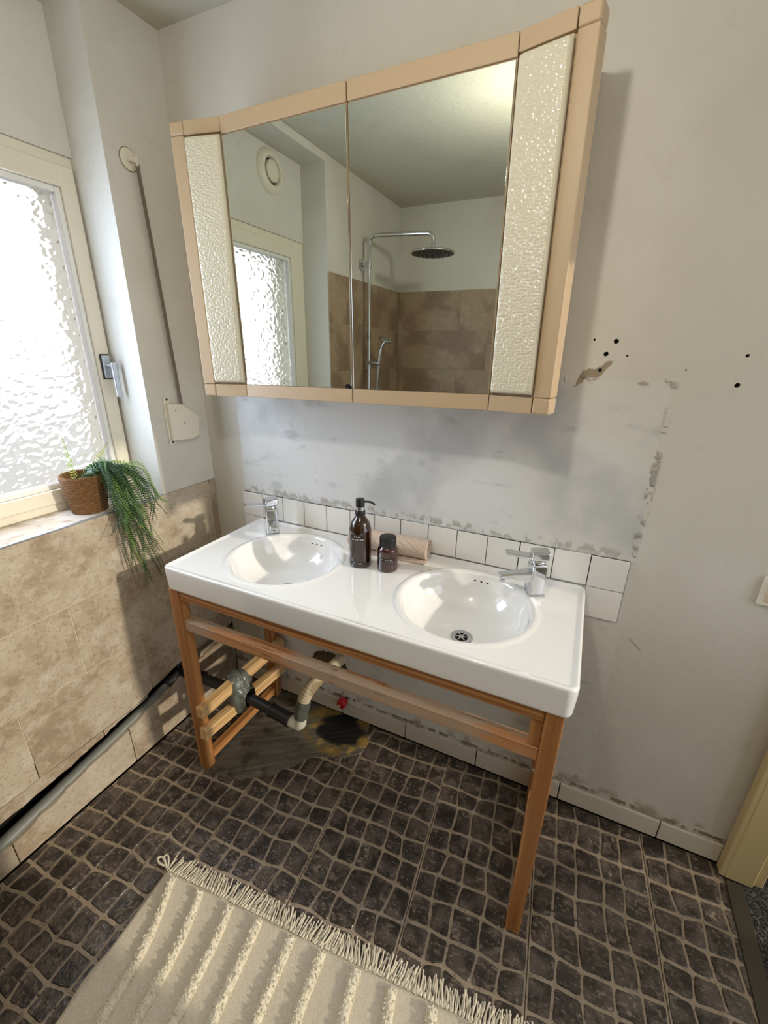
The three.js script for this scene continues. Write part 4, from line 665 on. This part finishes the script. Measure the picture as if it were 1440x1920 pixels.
// ---------------------------------------------------------------- rug
{
  const t = thing('tufted_rug', 'cream cotton rug with wavy tufted ridges and a fringed end', 'rug', [RUG.o[0], 0.0008, RUG.o[1]], -RUG.a);
  const w = RUG.w, d = RUG.d, hgt = (x, z) => 0.0085 + 0.003 * fbm(x / 1.5 + 3, z / 1.5, 9, 1401, 3) + 0.0028 * Math.sin(x * 21 + z * 9) * 0.5;
  const nx = 150, nz = 90, pos = [], uv = [], idx = [];
  const wavy = (z) => 0.004 * Math.sin(z * 17) + 0.003 * Math.sin(z * 41);
  for (let j = 0; j <= nz; j++) for (let i = 0; i <= nx; i++) { const u = i / nx, v = j / nz, e = Math.min(i, nx - i, j, nz - j), x = u * w + (i === 0 ? wavy(v * d) : 0), z = v * d; pos.push(x, e === 0 ? 0.0 : hgt(x, z), z); uv.push(x, z); if (i < nx && j < nz) { const k = j * (nx + 1) + i; idx.push(k, k + nx + 1, k + 1, k + 1, k + nx + 1, k + nx + 2); } }
  const g = new THREE.BufferGeometry(); g.setAttribute('position', new THREE.Float32BufferAttribute(pos, 3)); g.setAttribute('uv', new THREE.Float32BufferAttribute(uv, 2)); g.setIndex(idx); g.computeVertexNormals();
  const weaveB = grey(256, 256, (u, v) => 0.5 + 0.25 * Math.sin(u * 2 * Math.PI * 48) * Math.sin(v * 2 * Math.PI * 48) + 0.5 * (fbm(u, v, 40, 1411, 3) - 0.5), 1 / 0.12, 1 / 0.12);
  const weaveC = tex(256, 256, (u, v, c) => { const a = fbm(u, v, 40, 1411, 3); mixc(c, [206, 194, 170], [232, 222, 202], a); }, true, 1 / 0.12, 1 / 0.12);
  M.weave = S({ map: weaveC, bumpMap: weaveB, bumpScale: 0.0014, roughness: 1 });
  part(t, 'weave', g, M.weave);
  const tuftC = tex(256, 256, (u, v, c) => { const a = fbm(u, v, 32, 1421, 3); mixc(c, [212, 202, 176], [244, 236, 216], a); }, true, 1 / 0.1, 1 / 0.1);
  M.tuft = S({ map: tuftC, roughness: 1 });
  const starts = [0.03, 0.13, 0.235, 0.338, 0.452, 0.555, 0.665, 0.77, 0.875, 0.98, 1.07];
  starts.forEach((x0, r) => {
    const ns = 190, nc = 9, P = [], I = [], sl = mix(0.42, 0.2, clamp(r / 5)) - 0.094;
    for (let i = 0; i <= ns; i++) {
      const v = i / ns, z = 0.012 + v * (d - 0.02), cx = Math.min(w - 0.016, x0 + sl * z * (1 - 0.4 * v) + 0.012 * Math.sin(z * 11 + r * 0.6)), hw = 0.0115 + 0.003 * fbm(z, r / 11, 14, 1431, 2);
      for (let j = 0; j <= nc; j++) { const a = j / nc * Math.PI, e = (j === 0 || j === nc) ? 0 : 1, lump = 0.0056 * (hash(Math.floor(i), j, 1440 + r) - 0.35) * e, h = (0.0125 + lump) * Math.sin(a); const x = cx + Math.cos(a) * (hw + lump * 0.7); P.push(x, hgt(x, z) - 0.001 + h * (i === 0 || i === ns ? 0.2 : 1), z + rr(-0.0012, 0.0012) * e); if (i < ns && j < nc) { const k = i * (nc + 1) + j; I.push(k, k + 1, k + nc + 1, k + 1, k + nc + 2, k + nc + 1); } }
    }
    const q = new THREE.BufferGeometry(); q.setAttribute('position', new THREE.Float32BufferAttribute(P, 3)); const U = []; for (let i = 0; i < P.length; i += 3) U.push(P[i] + P[i + 1], P[i + 2]); q.setAttribute('uv', new THREE.Float32BufferAttribute(U, 2)); q.setIndex(I); q.computeVertexNormals();
    const loops = [clean(q)];
    for (let i = 0; i < 420; i++) { const k = Math.floor(rnd() * ns) * (nc + 1) + 1 + Math.floor(rnd() * (nc - 1)); loops.push(clean(new THREE.IcosahedronGeometry(rr(0.0022, 0.0038), 0).rotateX(rr(0, 3)).scale(1, 1.2, 1).translate(P[k * 3], P[k * 3 + 1] + 0.0005, P[k * 3 + 2]))); }
    part(t, 'tufted_ridge', mergeGeometries(loops), M.tuft);
  });
  // fringe: wavy yarns with a knot at the hem
  const fr = [];
  for (let i = 0; i < 330; i++) {
    const x = 0.004 + i / 330 * (w - 0.008) + rr(-0.001, 0.001), L = rr(0.038, 0.058), k = rr(-0.5, 0.5), ph = rr(0, 6), y = 0.004 + rr(0, 0.005), sway = 0.012 * Math.sin(i * 0.09) + rr(-0.006, 0.006);
    const pts = []; for (let s = 0; s <= 5; s++) { const u = s / 5; pts.push([x + sway * u + 0.0032 * Math.sin(u * 5 + ph) * u, Math.max(0.0018, y * (1 - u * 0.6) + 0.003 * Math.sin(u * 4 + ph)), 0.004 - u * L]); }
    fr.push(tube(pts, rr(0.0015, 0.0024), 8, 5));
    if (i % 3 === 0) fr.push(new THREE.IcosahedronGeometry(0.0042, 1).scale(0.85, 0.9, 1.5).translate(x, 0.007, -0.003));
  }
  // a few stray loops at the corner
  fr.push(tube([[0.0, 0.006, 0.0], [-0.018, 0.008, -0.012], [-0.042, 0.006, -0.022], [-0.052, 0.006, -0.016], [-0.04, 0.007, -0.006], [-0.01, 0.007, -0.004]], 0.0035, 30, 7), tube([[0.002, 0.006, 0.0], [-0.012, 0.008, -0.02], [-0.03, 0.008, -0.032], [-0.036, 0.007, -0.026], [-0.02, 0.007, -0.014]], 0.003, 26, 7));
  part(t, 'fringe', merge(fr), M.tuft).userData.kind = 'stuff';
}
// ---------------------------------------------------------------- ceiling lamp: a bare bulb in a holder
{
  const t = thing('ceiling_lamp', 'bare bulb in a white holder hanging from the ceiling', 'lamp', [1.09, 0, 1.12]);
  part(t, 'ceiling_rose', lathe([[0, HC - 0.03], [0.03, HC - 0.028], [0.042, HC - 0.012], [0.044, HC - 0.0005]], 32), M.plastic);
  part(t, 'cord', cyl([0, HC - 0.175, 0], [0, HC - 0.028, 0], 0.0035), M.plastic);
  part(t, 'holder', lathe([[0, HC - 0.225], [0.019, HC - 0.225], [0.02, HC - 0.195], [0.012, HC - 0.175], [0, HC - 0.173]], 28), M.plastic);
  const by = HC - 0.28;
  part(t, 'bulb', lathe(smoothProfile([[0, by - 0.034], [0.02, by - 0.028], [0.032, by - 0.008], [0.0325, by + 0.008], [0.024, by + 0.03], [0.014, by + 0.05], [0.013, by + 0.056]], 24), 28), S({ color: 0xfff4e0, emissive: new THREE.Color(1, 0.9, 0.74), emissiveIntensity: 4 }));
  const l = new THREE.PointLight(new THREE.Color().setRGB(1.0, 0.95, 0.86), 1.15, 0, 2); l.position.set(1.09, by, 1.12); l.castShadow = true; l.shadow.radius = 1.8; l.shadow.bias = -0.002; scene.add(l);
}
// ---------------------------------------------------------------- shower set and vent, seen in the mirror
{
  const t = thing('shower_set', 'chrome rain shower on a riser rail with a hand shower in the tiled corner', 'shower');
  const z = 1.752, x = 0.056;
  part(t, 'riser', pipeLine([[x, 0.95, z], [x, 2.195, z], [0.462, 2.18, z], [0.462, 2.105, z]], 0.0115, 0.045, 16), M.chrome);
  const h = part(t, 'rain_head', lathe([[0, 0.03], [0.018, 0.03], [0.02, 0.02], [0.06, 0.014], [0.122, 0.011], [0.127, 0.006], [0.126, 0.0], [0.121, -0.001], [0, -0.001]].reverse(), 56).translate(0.462, 2.075, z), M.chrome);
  const noz = []; for (let i = 0; i < 70; i++) { const a = i * 2.39996, r = 0.112 * Math.sqrt((i + 0.5) / 70); noz.push(new THREE.CylinderGeometry(0.0032, 0.0024, 0.006, 6).translate(0.462 + Math.cos(a) * r, 2.0715, z + Math.sin(a) * r)); }
  part(h, 'nozzles', merge(noz), M.black).userData.kind = 'stuff';
  part(h, 'face', disc(V(0.462, 2.0737, z), V(0, -1, 0), 0.119, 48), M.steelDark);
  part(t, 'wall_bracket', merge([cyl([0.0062, 2.045, z], [0.012, 2.045, z], 0.032, 0.032, 32), cyl([0.006, 2.045, z], [x + 0.012, 2.045, z], 0.012), cyl([x, 2.025, z], [x, 2.065, z], 0.0165)]), M.chrome);
  part(t, 'collar', cyl([x, 1.62, z], [x, 1.66, z], 0.0145), M.chromeSoft);
  part(t, 'slider', merge([lim(x - 0.02, x + 0.085, 1.466, 1.492, z - 0.018, z + 0.018, 0.008, 3), cyl([x, 1.45, z], [x, 1.505, z], 0.0185)]), M.chromeSoft);
  const hs = part(t, 'hand_shower', tube([[x + 0.072, 1.47, z], [x + 0.08, 1.53, z], [x + 0.098, 1.585, z], [x + 0.122, 1.615, z]], 0.0105, 24, 12), M.chromeSoft);
  part(hs, 'spray_head', lathe([[0, 0.016], [0.03, 0.013], [0.046, 0.004], [0.047, -0.004], [0, -0.006]].reverse(), 32).rotateZ(-0.35).translate(x + 0.12, 1.616, z), M.chromeSoft);
  part(t, 'hose', tube([[x + 0.072, 1.468, z], [x + 0.066, 1.4, z], [x + 0.058, 1.28, z + 0.01], [x + 0.06, 1.1, z + 0.02], [x + 0.03, 0.97, z]], 0.0065, 50, 10), M.aluminium);
  part(t, 'valve', merge([cyl([x, 0.94, z - 0.13], [x, 0.94, z + 0.13], 0.022, 0.022, 24)]), M.chrome);
}
{
  const t = thing('round_vent', 'round white ventilation valve in the wall above the window', 'vent', [XW + 0.0005, 2.345, 1.108]);
  part(t, 'rim', lathe([[0.052, 0.0], [0.056, 0.02], [0.066, 0.024], [0.082, 0.018], [0.092, 0.004], [0.093, 0.0]], 48).rotateZ(-Math.PI / 2), M.plastic);
  part(t, 'opening', disc(V(0.002, 0, 0), V(1, 0, 0), 0.055, 40), M.hole);
  part(t, 'cone', lathe([[0, 0.026], [0.038, 0.025], [0.045, 0.02], [0.045, 0.006], [0.02, 0.003]].reverse(), 40).rotateZ(-Math.PI / 2), M.plastic);
}
// ---------------------------------------------------------------- hall beyond the doorway, with the glazed door the low sun comes through
{
  const XH = 3.0, Z0 = -0.1, Z1 = 1.5, hw = struct('wall_hall', 'white hall walls beyond the doorway');
  const b = (...a) => part(hw, 'plaster', plainBox(...a), M.whitePaint);
  b(XR + 0.1, XH + 0.1, -0.1, HC + 0.1, Z0 - 0.1, Z0); b(XR + 0.1, XH + 0.1, -0.1, HC + 0.1, Z1, Z1 + 0.1);
  b(XH, XH + 0.1, 2.43, HC + 0.1, Z0, Z1); b(XH, XH + 0.1, -0.1, 0.12, Z0, Z1); b(XH, XH + 0.1, 0.12, 2.43, 1.25, Z1);
  const hc = struct('ceiling_hall', 'white hall ceiling'); part(hc, 'plaster', plainBox(XR + 0.1, XH + 0.1, HC, HC + 0.1, Z0, Z1), M.whitePaint);
  const hf = struct('floor_hall', 'dark grey carpet in the hall');
  const carpet = tex(256, 256, (u, v, c) => { const a = fbm(u, v, 60, 1501, 3); mixc(c, [34, 33, 30], [96, 94, 88], sst(0.35, 0.75, a)); }, true, 5, 5);
  part(hf, 'carpet', plainBox(XR - 0.01, XH, -0.1, -0.004, Z0, Z1), S({ map: carpet, bumpMap: grey(256, 256, (u, v) => fbm(u, v, 60, 1501, 3), 5, 5), bumpScale: 0.006, roughness: 1 }));
  const gd = struct('door_2', 'glazed hall door through which the sun comes in');
  for (const [z0, z1] of [[Z0, -0.06], [1.2, 1.25]]) part(gd, 'stile', lim(XH + 0.02, XH + 0.06, 0.12, 2.43, z0, z1, 0.003), M.frame);
  part(gd, 'rail', lim(XH + 0.02, XH + 0.06, 2.39, 2.43, Z0, 1.25, 0.003), M.frame); part(gd, 'rail', lim(XH + 0.02, XH + 0.06, 0.12, 0.2, Z0, 1.25, 0.003), M.frame);
  part(gd, 'glass_pane', plainBox(XH + 0.039, XH + 0.041, 0.2, 2.39, -0.06, 1.2), P({ color: 0xffffff, transmission: 1, roughness: 0, thickness: 0 }));
  const c = thing('hall_cabinet', 'low white cabinet standing in the hall before the glazed door', 'cabinet', [XH - 0.2, -0.004, 0.4]);
  part(c, 'body', lim(-0.17, 0.17, 0.05, 0.83, -0.21, 0.21, 0.004), M.whitePaint); part(c, 'top', lim(-0.18, 0.18, 0.83, 0.855, -0.22, 0.22, 0.004), M.pine); part(c, 'plinth', lim(-0.15, 0.15, 0, 0.05, -0.17, 0.17, 0.002), M.pine);
  for (const s of [-1, 1]) { const d = part(c, 'door', lim(-0.182, -0.17, 0.07, 0.815, Math.min(s * 0.002, s * 0.206), Math.max(s * 0.002, s * 0.206), 0.003), M.whitePaint); part(d, 'knob', new THREE.SphereGeometry(0.011, 16, 12).translate(-0.192, 0.6, s * 0.02), M.chromeSoft); }
}
renderer.render(scene, camera);
